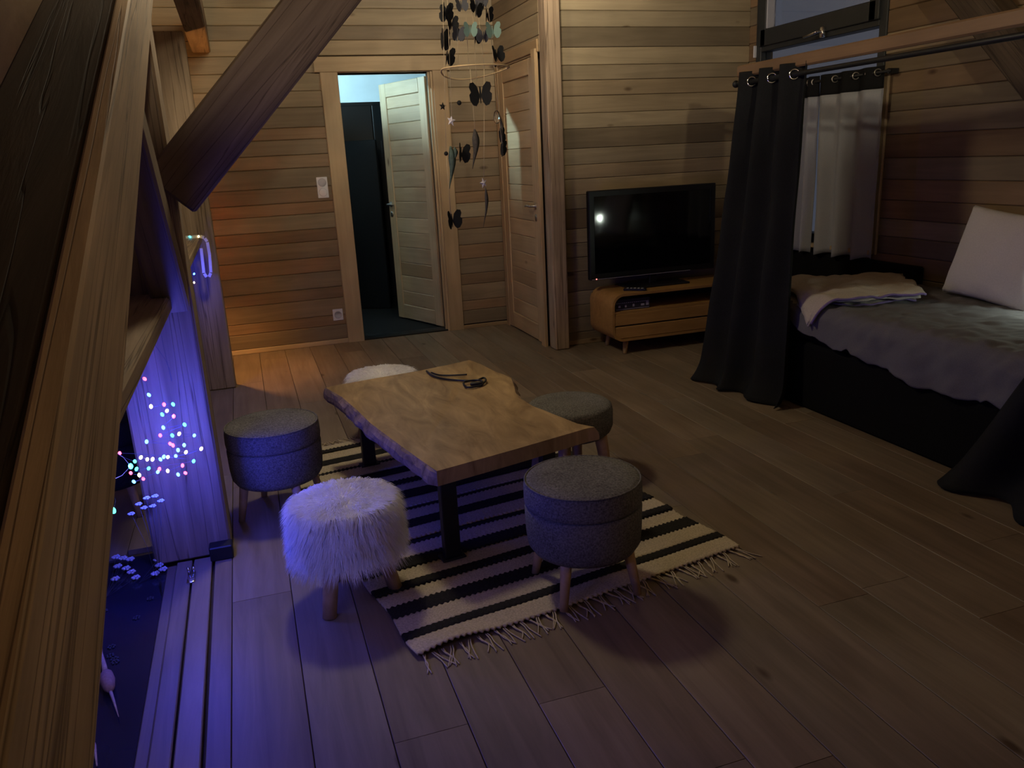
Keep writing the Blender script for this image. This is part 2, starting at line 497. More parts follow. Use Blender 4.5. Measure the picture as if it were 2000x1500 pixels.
def seg_back(z0, z1):
    xl = roof_left_x(z1)
    if z0 < 2.04:
        return [(xl, 0.70), (1.655, X_SIDE)]
    if z0 < 2.15:
        return [(xl, 0.655), (1.69, X_SIDE)]
    return [(xl, X_SIDE)]
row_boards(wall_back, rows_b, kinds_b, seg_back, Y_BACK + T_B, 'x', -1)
struct(MB().cbox(XL, 0.70, Y_BACK - 0.016, Y_BACK + 0.002, 0.0, 0.036, 0.003).build('baseboard_back', M['pine_trim']))
struct(MB().cbox(1.655, X_SIDE - 0.002, Y_BACK - 0.014, Y_BACK + 0.002, 0.0, 0.03, 0.003).build('baseboard_corner', M['pine_trim'], color=(0.7, 0.62, 0.55)))

# door 2 wall (X = 2.06), doorway y 5.50..6.36
core = MB()
core.box(X_SIDE + T_B, X_SIDE + 0.12, 6.36, Y_BACK + 0.1, 0, 2.10)
core.box(X_SIDE + T_B, X_SIDE + 0.12, Y_TV, 5.52, 0, 2.10)
core.box(X_SIDE + T_B, X_SIDE + 0.12, Y_TV, Y_BACK + 0.1, 2.10, 4.6)
core.box(X_SIDE + 0.10, X_SIDE + 0.12, 5.52, 6.36, 0, 2.10)
wall_side = struct(core.build('wall_side', M['wall_core']))
rows_s = extend([2.06, 2.165], 3.2)
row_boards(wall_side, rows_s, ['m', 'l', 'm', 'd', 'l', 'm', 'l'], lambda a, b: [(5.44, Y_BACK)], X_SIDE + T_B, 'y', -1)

# tv wall
core = MB()
core.prism([(2.10, 0), (XR + 0.1, 0), (XR + 0.1, 2.78), (2.10, 4.85)], Y_TV + T_B, Y_TV + 0.12, 'y')
wall_tv = struct(core.build('wall_tv', M['wall_core']))
rows_t = [0.0, 0.092, 0.204, 0.297, 0.40, 0.547, 0.651, 0.755, 0.857, 0.998, 1.098, 1.208, 1.306, 1.417, 1.551, 1.653, 1.768, 1.871, 1.969, 2.084, 2.212, 2.317]
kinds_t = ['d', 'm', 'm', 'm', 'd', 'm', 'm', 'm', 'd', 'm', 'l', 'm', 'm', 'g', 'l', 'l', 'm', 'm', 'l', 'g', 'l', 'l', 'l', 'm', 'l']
rows_t = extend(rows_t, 3.1)
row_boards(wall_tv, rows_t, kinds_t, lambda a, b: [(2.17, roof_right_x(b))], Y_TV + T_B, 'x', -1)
struct(MB().cbox(2.17, XR, Y_TV - 0.014, Y_TV + 0.002, 0, 0.035, 0.003).build('baseboard_tv', M['pine_trim'], color=(0.75, 0.7, 0.65)))

# corner post between door 2 and the tv wall
beam('corner_post', (2.118, 5.385, 0), (2.118, 5.385, 3.1), 0.11, 0.125, M['timber'], up=(0, 1, 0), color=(1.25, 1.22, 1.15))
tag(bpy.data.objects['corner_post'], 'pale planed corner post between closed pine door and tv wall', 'post')

# right wall with the window opening y 4.06..5.33, z 0.72..2.95
WY0, WY1, WZ0, WZ1 = 4.06, 5.33, 0.72, 2.86
core = MB()
core.box(XR + T_B, XR + 0.14, Y_REAR, WY0, 0, 2.95)
core.box(XR + T_B, XR + 0.14, WY1, Y_TV + 0.1, 0, 2.95)
core.box(XR + T_B, XR + 0.14, WY0, WY1, 0, WZ0)
core.box(XR + T_B, XR + 0.14, WY0, WY1, WZ1, 2.95)
wall_right = struct(core.build('wall_right', M['wall_core']))
rows_r = extend([0.0], 2.8, 0.10, 0.145)
def seg_right(z0, z1):
    cuts = [Y_REAR, 0.9, WY0]
    s = [(Y_REAR, 0.9), (0.9, WY0), (WY1, Y_TV)] if z1 > WZ0 + 0.01 and z0 < WZ1 else [(Y_REAR, 0.9), (0.9, 3.3), (3.3, Y_TV)]
    return s
row_boards(wall_right, rows_r, ['r', 'd', 'r', 'm', 'd', 'r', 'g', 'm', 'r'], seg_right, XR + T_B, 'y', -1)

# rear wall, eaves knee wall and roof, behind and above the camera
wall_rear = struct(MB().prism([(-1.65, 0), (3.81, 0), (3.81, 2.75), (1.3, 5.85), (-1.65, 0.33)], Y_REAR - 0.1, Y_REAR, 'y').build('wall_rear', M['wall_core']))
struct(MB().box(XL - 0.1, XL, Y_REAR, Y_BACK, 0, 0.55).build('wall_left', M['roof']))
rf = MB()
rf.prism([(-1.55, 0.5), (1.3, 5.87), (1.3, 6.05), (-1.72, 0.5)], Y_REAR - 0.1, Y_BACK + 0.2, 'y')
rf.prism([(3.71, 2.9), (3.9, 2.9), (1.3, 6.05), (1.3, 5.87)], Y_REAR - 0.1, Y_BACK + 0.2, 'y')
struct(rf.build('ceiling', M['roof']))

# ------------------------------------------------------------------ doorway 1: lining, casing, open door
tr1 = struct(MB().box(0.80, 0.82, Y_BACK + 0.0, Y_BACK + 0.16, 0, 2.05).box(1.53, 1.55, Y_BACK + 0.0, Y_BACK + 0.16, 0, 2.05)
             .box(0.80, 1.55, Y_BACK + 0.0, Y_BACK + 0.16, 2.05, 2.07).build('trim_1', M['pine_trim'], color=(0.9, 0.85, 0.8)))
def vboard(name, x0, x1, z0, z1, y, t, parent, color):
    me = board_mesh(z1 - z0, x1 - x0, t, M['pine_trim'], 0.004)
    return place(name, me, parent, ((x0 + x1) / 2, y, (z0 + z1) / 2), (0, -math.pi / 2, 0), color)
vboard('casing_board', 0.692, 0.822, 0.0, 2.055, Y_BACK + 0.003, 0.024, tr1, (1.0, 0.98, 0.95))
vboard('casing_board', 1.545, 1.665, 0.0, 2.055, Y_BACK + 0.003, 0.024, tr1, (0.86, 0.80, 0.74))
vboard('stop_strip', 1.512, 1.532, 0.0, 2.05, Y_BACK + 0.03, 0.02, tr1, (0.95, 0.9, 0.85))
vboard('stop_strip', 1.528, 1.547, 0.0, 2.05, Y_BACK + 0.002, 0.014, tr1, (1.05, 1.0, 0.95))
hd = board_mesh(1.035, 0.108, 0.03, M['pine_trim'], 0.004)
place('lintel_board', hd, tr1, (1.172, Y_BACK + 0.003, 2.109), (0, 0, 0), (1.0, 0.97, 0.92))
struct(MB().cbox(0.82, 1.53, Y_BACK - 0.01, Y_BACK + 0.13, 0.0, 0.012, 0.004).build('trim_2', M['dark_cab']))

def lever_handle(parent, side, z=1.03, x=0.0, y=0.0):
    """lever handle on a door leaf; local leaf: X along width, face towards -Y"""
    h = MB()
    h.lathe([(0.024, 0), (0.024, 0.006), (0.010, 0.009), (0.009, 0.045), (0.0095, 0.05)], 16)
    for i in range(len(h.v)):
        p = h.v[i]; h.v[i] = (p[0], -p[2], p[1])
    h.tube([(0, -0.045, 0), (side * 0.02, -0.05, 0.001), (side * 0.06, -0.05, 0.003), (side * 0.115, -0.044, -0.004)], [0.009, 0.0095, 0.009, 0.007], 8)
    hd_ = h.build('handle', M['steel'], parent, True, (x, y, z))
    e = MB().lathe([(0.022, 0), (0.022, 0.005), (0.009, 0.007)], 16)
    for i in range(len(e.v)):
        p = e.v[i]; e.v[i] = (p[0], -p[2], p[1] * 1.15)
    e.build('keyhole_plate', M['steel'], parent, True, (x, y, z - 0.085))

def pine_door(root, W, Hh, palette, handle_x, side):
    """leaf from x=0 (hinge) to x=W, face towards -Y, thickness 0.04 behind it"""
    T = 0.04
    st = 0.105
    pal = lambda i: palette[i % len(palette)]
    def strip(name, x0, x1, z0, z1, horiz, c, t=T, yo=0.0):
        if horiz:
            me = board_mesh(x1 - x0, z1 - z0, t, M['pine_trim'], 0.005)
            place(name, me, root, ((x0 + x1) / 2, yo + t, (z0 + z1) / 2), (0, 0, 0), c)
        else:
            me = board_mesh(z1 - z0, x1 - x0, t, M['pine_trim'], 0.005)
            place(name, me, root, ((x0 + x1) / 2, yo + t, (z0 + z1) / 2), (0, -math.pi / 2, 0), c)
    strip('stile', 0, st, 0.012, Hh, False, pal(0)); strip('stile', W - st, W, 0.012, Hh, False, pal(1))
    strip('rail', st, W - st, 0.012, 0.14, True, pal(2)); strip('rail', st, W - st, Hh - 0.11, Hh, True, pal(1))
    z = 0.14; i = 0
    hs = [0.125, 0.14, 0.12, 0.135, 0.13]
    while z < Hh - 0.11 - 0.02:
        z2 = min(z + hs[i % 5], Hh - 0.11)
        if Hh - 0.11 - z2 < 0.05: z2 = Hh - 0.11
        strip('door_plank', st, W - st, z, z2 - 0.001, True, pal(i + 3), 0.026, 0.007)
        z = z2; i += 1
    lever_handle(root, side, 1.03, handle_x, -0.0)

d1 = struct(bpy.data.objects.new('door_1', None)); col.objects.link(d1)
hinge = Vector((1.515, 6.585, 0)); free = Vector((1.258, 7.270, 0))
dd = free - hinge
# leaf x axis along hinge->free; its face (-Y local) must look to -X (towards the passage)
d1.location = hinge
ang = math.atan2(dd.y, dd.x)
d1.rotation_euler = (0, 0, ang)
d1.scale = (1, -1, 1)
palA = [(1.1, 1.08, 1.05), (1.05, 1.03, 1.0), (1.0, 0.98, 0.96), (0.95, 0.92, 0.88), (1.08, 1.05, 1.0), (0.80, 0.72, 0.64), (0.98, 0.95, 0.92), (1.05, 1.0, 0.95), (1.1, 1.1, 1.08)]
pine_door(d1, 0.72, 2.03, palA, 0.72 - 0.045, -1)

# door 2, closed, in the side wall
d2 = struct(bpy.data.objects.new('door_2', None)); col.objects.link(d2)
d2.location = (X_SIDE - 0.008, 6.355, 0); d2.rotation_euler = (0, 0, -math.pi / 2)
palB = [(1.0, 0.92, 0.84), (1.05, 0.96, 0.88), (1.0, 0.92, 0.84), (0.98, 0.9, 0.82), (0.92, 0.84, 0.76), (0.82, 0.72, 0.62), (1.02, 0.95, 0.86)]
pine_door(d2, 0.80, 2.045, palB, 0.80 - 0.05, -1)
tr3 = struct(MB().box(X_SIDE + 0.0, X_SIDE + 0.12, 5.52, 5.535, 0, 2.08).box(X_SIDE, X_SIDE + 0.12, 6.36, 6.375, 0, 2.08).box(X_SIDE + 0.002, X_SIDE + 0.095, 5.535, 6.36, 2.052, 2.10).build('trim_3', M['pine_trim'], color=(0.9, 0.82, 0.74)))
def side_board(name, y0, y1, z0, z1, x, t, parent, c):
    me = board_mesh(z1 - z0, y1 - y0, t, M['pine_trim'], 0.004)
    o = place(name, me, parent, (x, (y0 + y1) / 2, (z0 + z1) / 2), (0, 0, 0), c)
    o.rotation_euler = (Matrix.Rotation(-math.pi / 2, 3, 'Z') @ Matrix.Rotation(-math.pi / 2, 3, 'Y')).to_euler()
    return o
side_board('casing_board', 5.470, 5.548, 0, 2.085, X_SIDE - 0.002, 0.024, tr3, (1.02, 0.93, 0.84))
side_board('casing_board', 5.553, 5.562, 0, 2.06, X_SIDE - 0.002, 0.012, tr3, (0.7, 0.6, 0.5))
side_board('casing_board', 6.358, 6.43, 0, 2.085, X_SIDE + 0.004, 0.016, tr3, (0.9, 0.82, 0.74))
hb = board_mesh(0.98, 0.08, 0.016, M['pine_trim'], 0.004)
place('lintel_board', hb, tr3, (X_SIDE + 0.004, 5.95, 2.105), (0, 0, -math.pi / 2), (0.86, 0.76, 0.66))

# ------------------------------------------------------------------ room behind doorway 1
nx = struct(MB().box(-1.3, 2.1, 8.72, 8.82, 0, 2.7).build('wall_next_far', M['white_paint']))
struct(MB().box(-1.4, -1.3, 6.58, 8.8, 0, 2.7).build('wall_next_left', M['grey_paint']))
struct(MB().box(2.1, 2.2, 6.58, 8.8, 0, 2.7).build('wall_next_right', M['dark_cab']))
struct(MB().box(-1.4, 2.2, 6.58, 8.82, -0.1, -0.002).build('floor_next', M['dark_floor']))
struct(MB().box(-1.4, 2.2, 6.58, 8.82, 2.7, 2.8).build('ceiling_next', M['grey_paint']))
wd = thing('wardrobe', 'dark tall wardrobe in the unlit room beyond the open door', 'wardrobe', (1.3, 8.4, 0))
MB().box(-0.78, 0.75, -0.22, 0.30, 0, 1.96).build('body', M['dark_cab'], wd)
for i, (a, b_) in enumerate(((-0.36, 0.03), (0.035, 0.42), (0.425, 0.745))):
    dr = MB().cbox(a, b_, -0.245, -0.222, 0.06, 1.93, 0.006).cbox(a + 0.06, b_ - 0.06, -0.250, -0.244, 0.95, 1.60, 0.003).cbox(a + 0.06, b_ - 0.06, -0.250, -0.244, 0.15, 0.82, 0.003).build('door', M['dark_cab'], wd)
    MB().tube([(b_ - 0.03, -0.27, 0.92), (b_ - 0.03, -0.27, 1.04)], 0.006, 8).build('handle', M['steel'], dr)
pd = MB().cbox(-0.016, 0.016, -0.34, 0.34, 0.0, 1.60, 0.005).build('panel', M['blue_door'])
pd.name = 'screen_panel'
pd.location = (1.0, 7.98, 0); pd.rotation_euler = (0, 0, math.radians(58))
tag(pd, 'slate blue standing panel left of the wardrobe beyond the open door', 'panel')

def emissive_bulb(name, c, p, r, parent, loc):
    m = glow(name + '_light', c, p / (4 * math.pi ** 2 * r * r))
    return MB().sphere((0, 0, 0), r, 20, 12).build(name, m, parent, True, loc)

LMP = Vector((-0.42, 7.285, 2.557))
nl = thing('bowl_lamp', 'bowl pendant lamp lighting the upper half of the next room', 'lamp', LMP)
emissive_bulb('bulb', (0.48, 0.82, 1.0), P_NEXT, 0.035, nl, (0, 0, 0))
MB().lathe([(0.02, -0.17), (0.16, -0.165), (0.285, -0.142), (0.290, -0.134), (0.16, -0.155), (0.02, -0.16)], 32).build('bowl', M['white_plastic'], nl, True)
MB().tube([(0.22, 0, -0.15), (0.0, 0, 0.142)], 0.003, 6).tube([(-0.22, 0, -0.15), (0, 0, 0.142)], 0.003, 6).build('hanger', M['steel'], nl)

# ------------------------------------------------------------------ timber frame on the eaves side
TC = (1.0, 0.97, 0.93)
pb = beam('post', (-0.335, 3.05, 0), (-0.335, 3.05, 2.42), 0.27, 0.20, M['timber'], up=(0, 1, 0), color=TC)
tag(pb, 'broad timber post lit violet by the tangle of fairy lights', 'post')
pf = MB().cbox(-0.07, 0.012, -0.03, 0.03, 0, 0.055, 0.004).build('foot_bracket', M['black_steel'])
pf.location = (-0.206, 2.925, 0); tag(pf, 'dark metal foot bracket at the violet-lit post', 'bracket')
pc = beam('post', (-0.315, 5.49, 0), (-0.315, 5.49, 2.195), 0.27, 0.12, M['timber'], up=(0, 1, 0), color=(1.0, 0.96, 0.9))
tag(pc, 'cracked timber post standing before the orange-lit wall corner', 'post')
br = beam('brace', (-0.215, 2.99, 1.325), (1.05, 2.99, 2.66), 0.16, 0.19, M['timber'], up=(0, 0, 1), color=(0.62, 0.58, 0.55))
tag(br, 'dark diagonal timber brace rising from post above the doorway wall', 'beam')
# steep brace from the violet-lit post up towards the viewer side
b2 = beam('brace', (-0.262, 2.94, 0.98), (-0.262, 2.33, 1.585), 0.11, 0.13, M['timber'], up=(0, 1, 1), color=(0.85, 0.82, 0.75))
tag(b2, 'short steep brace between violet-lit post and eaves plate', 'beam')
# long low diagonal timber, with its shaded top and lit side put into two colours
sl = 0.4225
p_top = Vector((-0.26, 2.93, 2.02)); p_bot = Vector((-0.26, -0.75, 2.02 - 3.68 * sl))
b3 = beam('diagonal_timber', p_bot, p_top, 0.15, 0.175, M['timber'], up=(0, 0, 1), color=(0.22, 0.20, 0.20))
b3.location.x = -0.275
tag(b3, 'long diagonal timber coloured dark as its shaded top, up to the violet-lit post', 'beam')
b3b = beam('lit_side_board', p_bot, p_top, 0.03, 0.185, M['timber'], up=(0, 0, 1), color=(1.9, 1.85, 1.68), ch=0.004)  # added board, its pale colour stands for the lit side
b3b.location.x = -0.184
tag(b3b, 'board added along the long diagonal timber, coloured pale as its lit side', 'beam')
pa = beam('post', (-0.335, -0.86, 0), (-0.335, -0.86, 2.42), 0.27, 0.20, M['timber'], up=(0, 1, 0), color=TC)  # unseen post, put in to keep lamp light off the diagonal
tag(pa, 'unseen timber post added to shade the diagonal, at its low end', 'post')
pu = beam('purlin', (-0.113, -2.55, 2.305), (-0.113, 6.45, 2.305), 0.123, 0.21, M['timber'], up=(0, 0, 1), color=(0.95, 0.9, 0.85))
tag(pu, 'square roof purlin over the posts, end glowing orange at boarded wall', 'beam')
tb = beam('tie_beam', (0.2, 4.5, 3.3), (3.2, 4.5, 3.3), 0.12, 0.16, M['timber'], up=(0, 0, 1), color=TC)
tag(tb, 'high timber tie beam from which the butterfly mobile hangs', 'beam')
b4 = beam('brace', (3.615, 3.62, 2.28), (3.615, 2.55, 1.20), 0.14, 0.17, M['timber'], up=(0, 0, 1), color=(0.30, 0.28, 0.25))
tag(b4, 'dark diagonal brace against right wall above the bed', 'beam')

wp = beam('wall_post', (3.684, 2.47, 0), (3.684, 2.47, 2.85), 0.05, 0.15, M['timber'], up=(0, 1, 0), color=(0.40, 0.37, 0.33))
tag(wp, 'flat dark wall post at the low end of the brace above the bed', 'post')
# rails (parapet boards) between the posts
def rail_board(y0, y1, label):
    o = beam('rail_board', (-0.385, y0, 0.976), (-0.385, y1, 0.976), 0.25, 0.052, M['timber'], up=(0, 0, 1), color=(1.1, 1.05, 0.98))
    tag(o, label, 'rail')
rail_board(0.95, 2.948, 'thick timber ledge under which the fairy lights hang in a tangle')
rail_board(3.152, 5.428, 'timber ledge with pale ribbon between the two posts')

# sunk glass hatch with board frame
fr = thing('floor_hatch', 'dark glass floor hatch framed with boards beside the violet-lit post', 'hatch', (-0.6, 2.4, 0))
def hb_(name, x0, x1, y0, y1, z0, z1, c):
    o = MB().cbox(-(y1 - y0) / 2, (y1 - y0) / 2, -(x1 - x0) / 2, (x1 - x0) / 2, z0, z1, 0.003).build(name, M['floor'], fr, loc=((x0 + x1) / 2 + 0.6, (y0 + y1) / 2 - 2.4, 0), rot=(0, 0, math.pi / 2), color=c)
    return o
HY0, HY1 = 1.725, 3.095
hb_('frame_board', -0.335, -0.272, HY0, 2.94, -0.02, 0.004, (1.15, 1.12, 1.1))
hb_('frame_board', -0.395, -0.342, HY0, 2.94, -0.02, 0.004, (0.95, 0.92, 0.9))
hb_('frame_board', -0.43, -0.397, HY0, 2.94, -0.02, -0.006, (0.85, 0.82, 0.8))
hb_('frame_board', -1.22, -0.432, HY0, 1.86, -0.02, -0.004, (0.85, 0.82, 0.8))
hb_('frame_board', -1.245, -1.15, 1.862, HY1, -0.02, -0.004, (0.85, 0.82, 0.8))
MB().box(-0.55, 0.168, -0.538, 0.693, -0.02, -0.012).build('glass_panel', M['hatch_glass'], fr)
MB().box(0.262, 0.268, -0.675, 0.54, -0.02, -0.013).build('groove', M['black_steel'], fr)
lt = MB()
lt.cbox(-0.014, 0.014, -0.05, 0.03, 0.0, 0.008, 0.002)
lt.tube([(-0.009, 0.02, 0.008), (-0.009, 0.02, 0.03)], 0.005, 8).tube([(0.009, 0.02, 0.008), (0.009, 0.02, 0.03)], 0.005, 8)
lt.build('latch', M['chrome'], fr, True, (0.262, 0.40, 0.003))

# navy stool standing behind the post at the eaves
def tapered_leg(mb, a, b_, r0, r1):
    return mb.tube([a, b_], [r0, r1], 12)

def felt_stool(loc, rz, label, mat='grey_fab', body=(0.14, 0.385), leg_r=(0.019, 0.013), n=4, foot=0.183, split=True, R=0.19, group=None):
    t = thing('stool', label, 'stool', loc, rz, group)
    z0, z1 = body
    if split:
        zs = z0 + (z1 - z0) * 0.66
        b_ = MB().lathe([(0.02, z0), (R - 0.045, z0), (R - 0.02, z0 + 0.008), (R - 0.006, z0 + 0.03), (R - 0.002, z0 + 0.07), (R, zs - 0.012), (R - 0.004, zs - 0.004), (R - 0.012, zs), (0.02, zs)], 56).build('base', M[mat], t, True)
        l = MB().lathe([(0.02, zs), (R - 0.010, zs), (R - 0.001, zs + 0.005), (R + 0.001, zs + 0.02), (R, z1 - 0.020), (R - 0.003, z1 - 0.008), (R - 0.010, z1 - 0.001), (R - 0.020, z1 + 0.003), (R - 0.07, z1 + 0.006), (0.02, z1 + 0.008)], 56).build('lid', M[mat], t, True)
        pp = MB()
        pp.tube([(math.cos(a * math.pi / 24) * (R - 0.0045), math.sin(a * math.pi / 24) * (R - 0.0045), z1 - 0.003) for a in range(49)], 0.0035, 6).build('piping', M[mat], l, True)
    else:
        MB().lathe([(0.02, z0), (R - 0.03, z0 + 0.002), (R - 0.010, z0 + 0.02), (R, z0 + 0.045), (R + 0.001, z1 - 0.035), (R - 0.004, z1 - 0.012), (R - 0.018, z1 - 0.001), (R - 0.06, z1 + 0.004), (0.02, z1 + 0.006)], 56).build('seat', M[mat], t, True)
    for i in range(n):
        a = math.radians(45 + 360 / n * i)
        r_in = foot - 0.032
        m = MB(); tapered_leg(m, (r_in * math.cos(a), r_in * math.sin(a), z0 + 0.01), (foot * math.cos(a), foot * math.sin(a), 0), *leg_r)
        m.build('leg', M['beech'], t, True)
    return t

felt_stool((0.925, 2.195, 0.0105), 0, 'round dark grey felt storage stool on striped rug with lid seam')
felt_stool((0.005, 3.29, 0), math.radians(-22), 'round dark grey felt storage stool beside the violet-lit post')
felt_stool((1.262, 3.12, 0), math.radians(12), 'round grey padded stool with thick legs behind the wavy table edge', body=(0.19, 0.335), leg_r=(0.030, 0.022), split=False, foot=0.165, R=0.19)
felt_stool((-0.690, 3.60, 0), math.radians(-5), 'navy upholstered stool under the ledge behind the violet-lit post', mat='navy_fab', body=(0.13, 0.42))

# fur stools
def fur_stool(loc, rz, label, dens=30000):
    t = thing('fur_stool', label, 'stool', loc, rz)
    R, z0, z1 = 0.148, 0.185, 0.355
    MB().lathe([(0.02, z0), (R - 0.03, z0), (R, z0 + 0.03), (R, z1 - 0.03), (R - 0.03, z1), (0.02, z1 + 0.004)], 40).build('seat', M['fur'], t, True)
    g = random.Random(5)
    mb = MB()
    for i in range(dens):
        q = g.random()
        a = g.uniform(0, 2 * math.pi)
        if q < 0.34:
            r = R * math.sqrt(g.random()); p = Vector((r * math.cos(a), r * math.sin(a), z1))
            out = Vector((math.cos(a), math.sin(a), 0)) * (0.25 + 0.75 * r / R) + Vector((0, 0, 0.55 - 0.25 * r / R))
            ln = g.uniform(0.032, 0.056)
        else:
            z = g.uniform(z0, z1); p = Vector((R * math.cos(a), R * math.sin(a), z))
            out = Vector((math.cos(a), math.sin(a), 0)) * 0.8 + Vector((0, 0, -0.15 + 0.5 * max(0, (z - z1 + 0.05) / 0.05)))
            ln = g.uniform(0.036, 0.072)
        cl = noise.noise(p * 22.0)
        out += Vector((-math.sin(a), math.cos(a), 0)) * (cl * 0.7 + g.uniform(-0.3, 0.3)) + Vector((0, 0, cl * 0.25))
        out.normalize()
        side = out.cross(Vector((g.uniform(-1, 1), g.uniform(-1, 1), g.uniform(-1, 1))))
        if side.length < 1e-3: continue
        side.normalize(); w = 0.0011
        p1 = p + out * ln * 0.5 + Vector((0, 0, -0.16 * ln)); p2 = p1 + out * ln * 0.42 + Vector((0, 0, -0.5 * ln))
        mb.add([p - side * w, p + side * w, p1 + side * w * 0.8, p1 - side * w * 0.8, p2], [(0, 1, 2, 3), (3, 2, 4)])
    me = bpy.data.meshes.new('fur'); me.from_pydata(mb.v, [], mb.f); me.materials.append(M['fur_strand']); me.update()
    f = place('fur', me, t); f['kind'] = 'stuff'
    for k_ in range(3):
        a = math.radians(-130 + 120 * k_)
        MB().tube([(0.095 * math.cos(a), 0.095 * math.sin(a), z0 + 0.01), (0.143 * math.cos(a), 0.143 * math.sin(a), 0)], [0.027, 0.023], 14).build('leg', M['beech'], t, True)
    return t
fur_stool((0.19, 2.45, 0.0), 0, 'shaggy white fur stool with stubby wooden legs at the rug corner')
fur_stool((0.575, 3.98, 0.0), 0.7, 'white fur stool tucked behind the straight end of the table', 14000)

# ------------------------------------------------------------------ slab table
outline = [(0.268, 3.670), (0.318, 3.478), (0.352, 3.260), (0.379, 3.044), (0.419, 2.839), (0.461, 2.635), (0.488, 2.498), (0.502, 2.429),
           (0.798, 2.506), (1.154, 2.608), (1.111, 2.674), (1.086, 2.773), (1.060, 2.87), (1.035, 2.961), (1.022, 3.093), (1.035, 3.18), (1.058, 3.264), (1.092, 3.41), (1.084, 3.48),
           (1.066, 3.536), (1.050, 3.64), (1.041, 3.72), (1.025, 3.79), (1.006, 3.831), (0.914, 3.799), (0.740, 3.749), (0.483, 3.710)]
tcx, tcy = 0.72, 3.1
tbl = thing('coffee_table', 'low live-edge wooden slab table with black steel legs on rug', 'table', (tcx, tcy, 0))
def sub(poly, live):
    res = []
    n = len(poly)
    for i in range(n):
        a, b_ = Vector(poly[i]), Vector(poly[(i + 1) % n])
        m = max(1, int((b_ - a).length / 0.03))
        for j in range(m):
            res.append((a.lerp(b_, j / m), i in live))
    return res
live = set(list(range(0, 7)) + list(range(9, 23)))
top = sub(outline, live)
n = len(top)
mb = MB()
vs_, fs, mi = [], [], []
levels = [(0.400, 0.0), (0.392, 0.006), (0.375, 0.016), (0.358, 0.022), (0.345, 0.020)]
cen = Vector((tcx, tcy))
for li, (z, off) in enumerate(levels):
    for i, (p, lv) in enumerate(top):
        a, b_ = top[i - 1][0], top[(i + 1) % n][0]
        tg = (b_ - a).normalized(); nr = Vector((tg.y, -tg.x))
        jit = noise.noise(Vector((p.x * 14, p.y * 14, z * 30))) * (0.010 if li else 0.0)
        q = p + nr * ((off * (1.0 if lv else 0.0)) + (jit if lv else jit * 0.1))
        if li == 0: q = p
        zz = z - (0.003 if (lv and li == 0) else 0)
        vs_.append((q.x - tcx, q.y - tcy, zz))
mb.add(vs_, [])
mb.cur = 0; mb.f.append(tuple(range(n))); mb.mi.append(0)
mb.f.append(tuple(range((len(levels) - 1) * n, len(levels) * n))[::-1]); mb.mi.append(1)
for li in range(len(levels) - 1):
    for i in range(n):
        j = (i + 1) % n
        mb.f.append((li * n + i, li * n + j, (li + 1) * n + j, (li + 1) * n + i)); mb.mi.append(1 if top[i][1] else 2)
slab = mb.build('tabletop', [M['slab'], M['bark'], M['slab']], tbl)
for (x, y, a) in ((0.56, 2.555, 0.12), (0.424, 3.605, 0.12), (1.015, 2.76, 0.12), (0.90, 3.66, 0.12)):
    l = MB().cbox(-0.030, 0.030, -0.018, 0.018, 0.006, 0.338, 0.003).cbox(-0.045, 0.045, -0.03, 0.03, 0.0, 0.007, 0.002).cbox(-0.06, 0.06, -0.06, 0.06, 0.331, 0.338, 0.002)
    l.build('leg', M['black_steel'], tbl, False, (x - tcx, y - tcy, 0.0105), (0, 0, a))
cb = MB()
def smooth_path(pts, n=8):
    out = []
    P = [Vector(p) for p in pts]
    for i in range(len(P) - 1):
        p0, p1, p2, p3 = P[max(i - 1, 0)], P[i], P[i + 1], P[min(i + 2, len(P) - 1)]
        for j in range(n):
            t = j / n
            out.append(0.5 * ((2 * p1) + (-p0 + p2) * t + (2 * p0 - 5 * p1 + 4 * p2 - p3) * t * t + (-p0 + 3 * p1 - 3 * p2 + p3) * t ** 3))
    out.append(P[-1])
    return out
zc = 0.4065
cb.tube(smooth_path([(0.755, 3.70, zc), (0.762, 3.60, zc), (0.79, 3.53, zc), (0.85, 3.462, zc), (0.92, 3.42, zc), (0.965, 3.43, zc + 0.004), (0.955, 3.37, zc + 0.004), (0.905, 3.325, zc), (0.855, 3.335, zc), (0.865, 3.40, zc + 0.006), (0.93, 3.39, zc + 0.008), (0.93, 3.34, zc + 0.008), (0.88, 3.345, zc + 0.006)], 8), 0.0050, 8)
cb.tube(smooth_path([(0.77, 3.66, zc), (0.792, 3.60, zc), (0.84, 3.565, zc), (0.915, 3.54, zc)], 8), 0.0040, 8)
cable = cb.build('cable', M['black_plastic'], None, True)
tag(cable, 'thin black cable lying in loose loops on the slab tabletop', 'cable')
MB().cbox(-0.014, 0.014, -0.03, 0.03, 0, 0.014, 0.003).build('plug', M['black_plastic'], cable, False, (0.912, 3.358, 0.4005), (0, 0, 1.0))

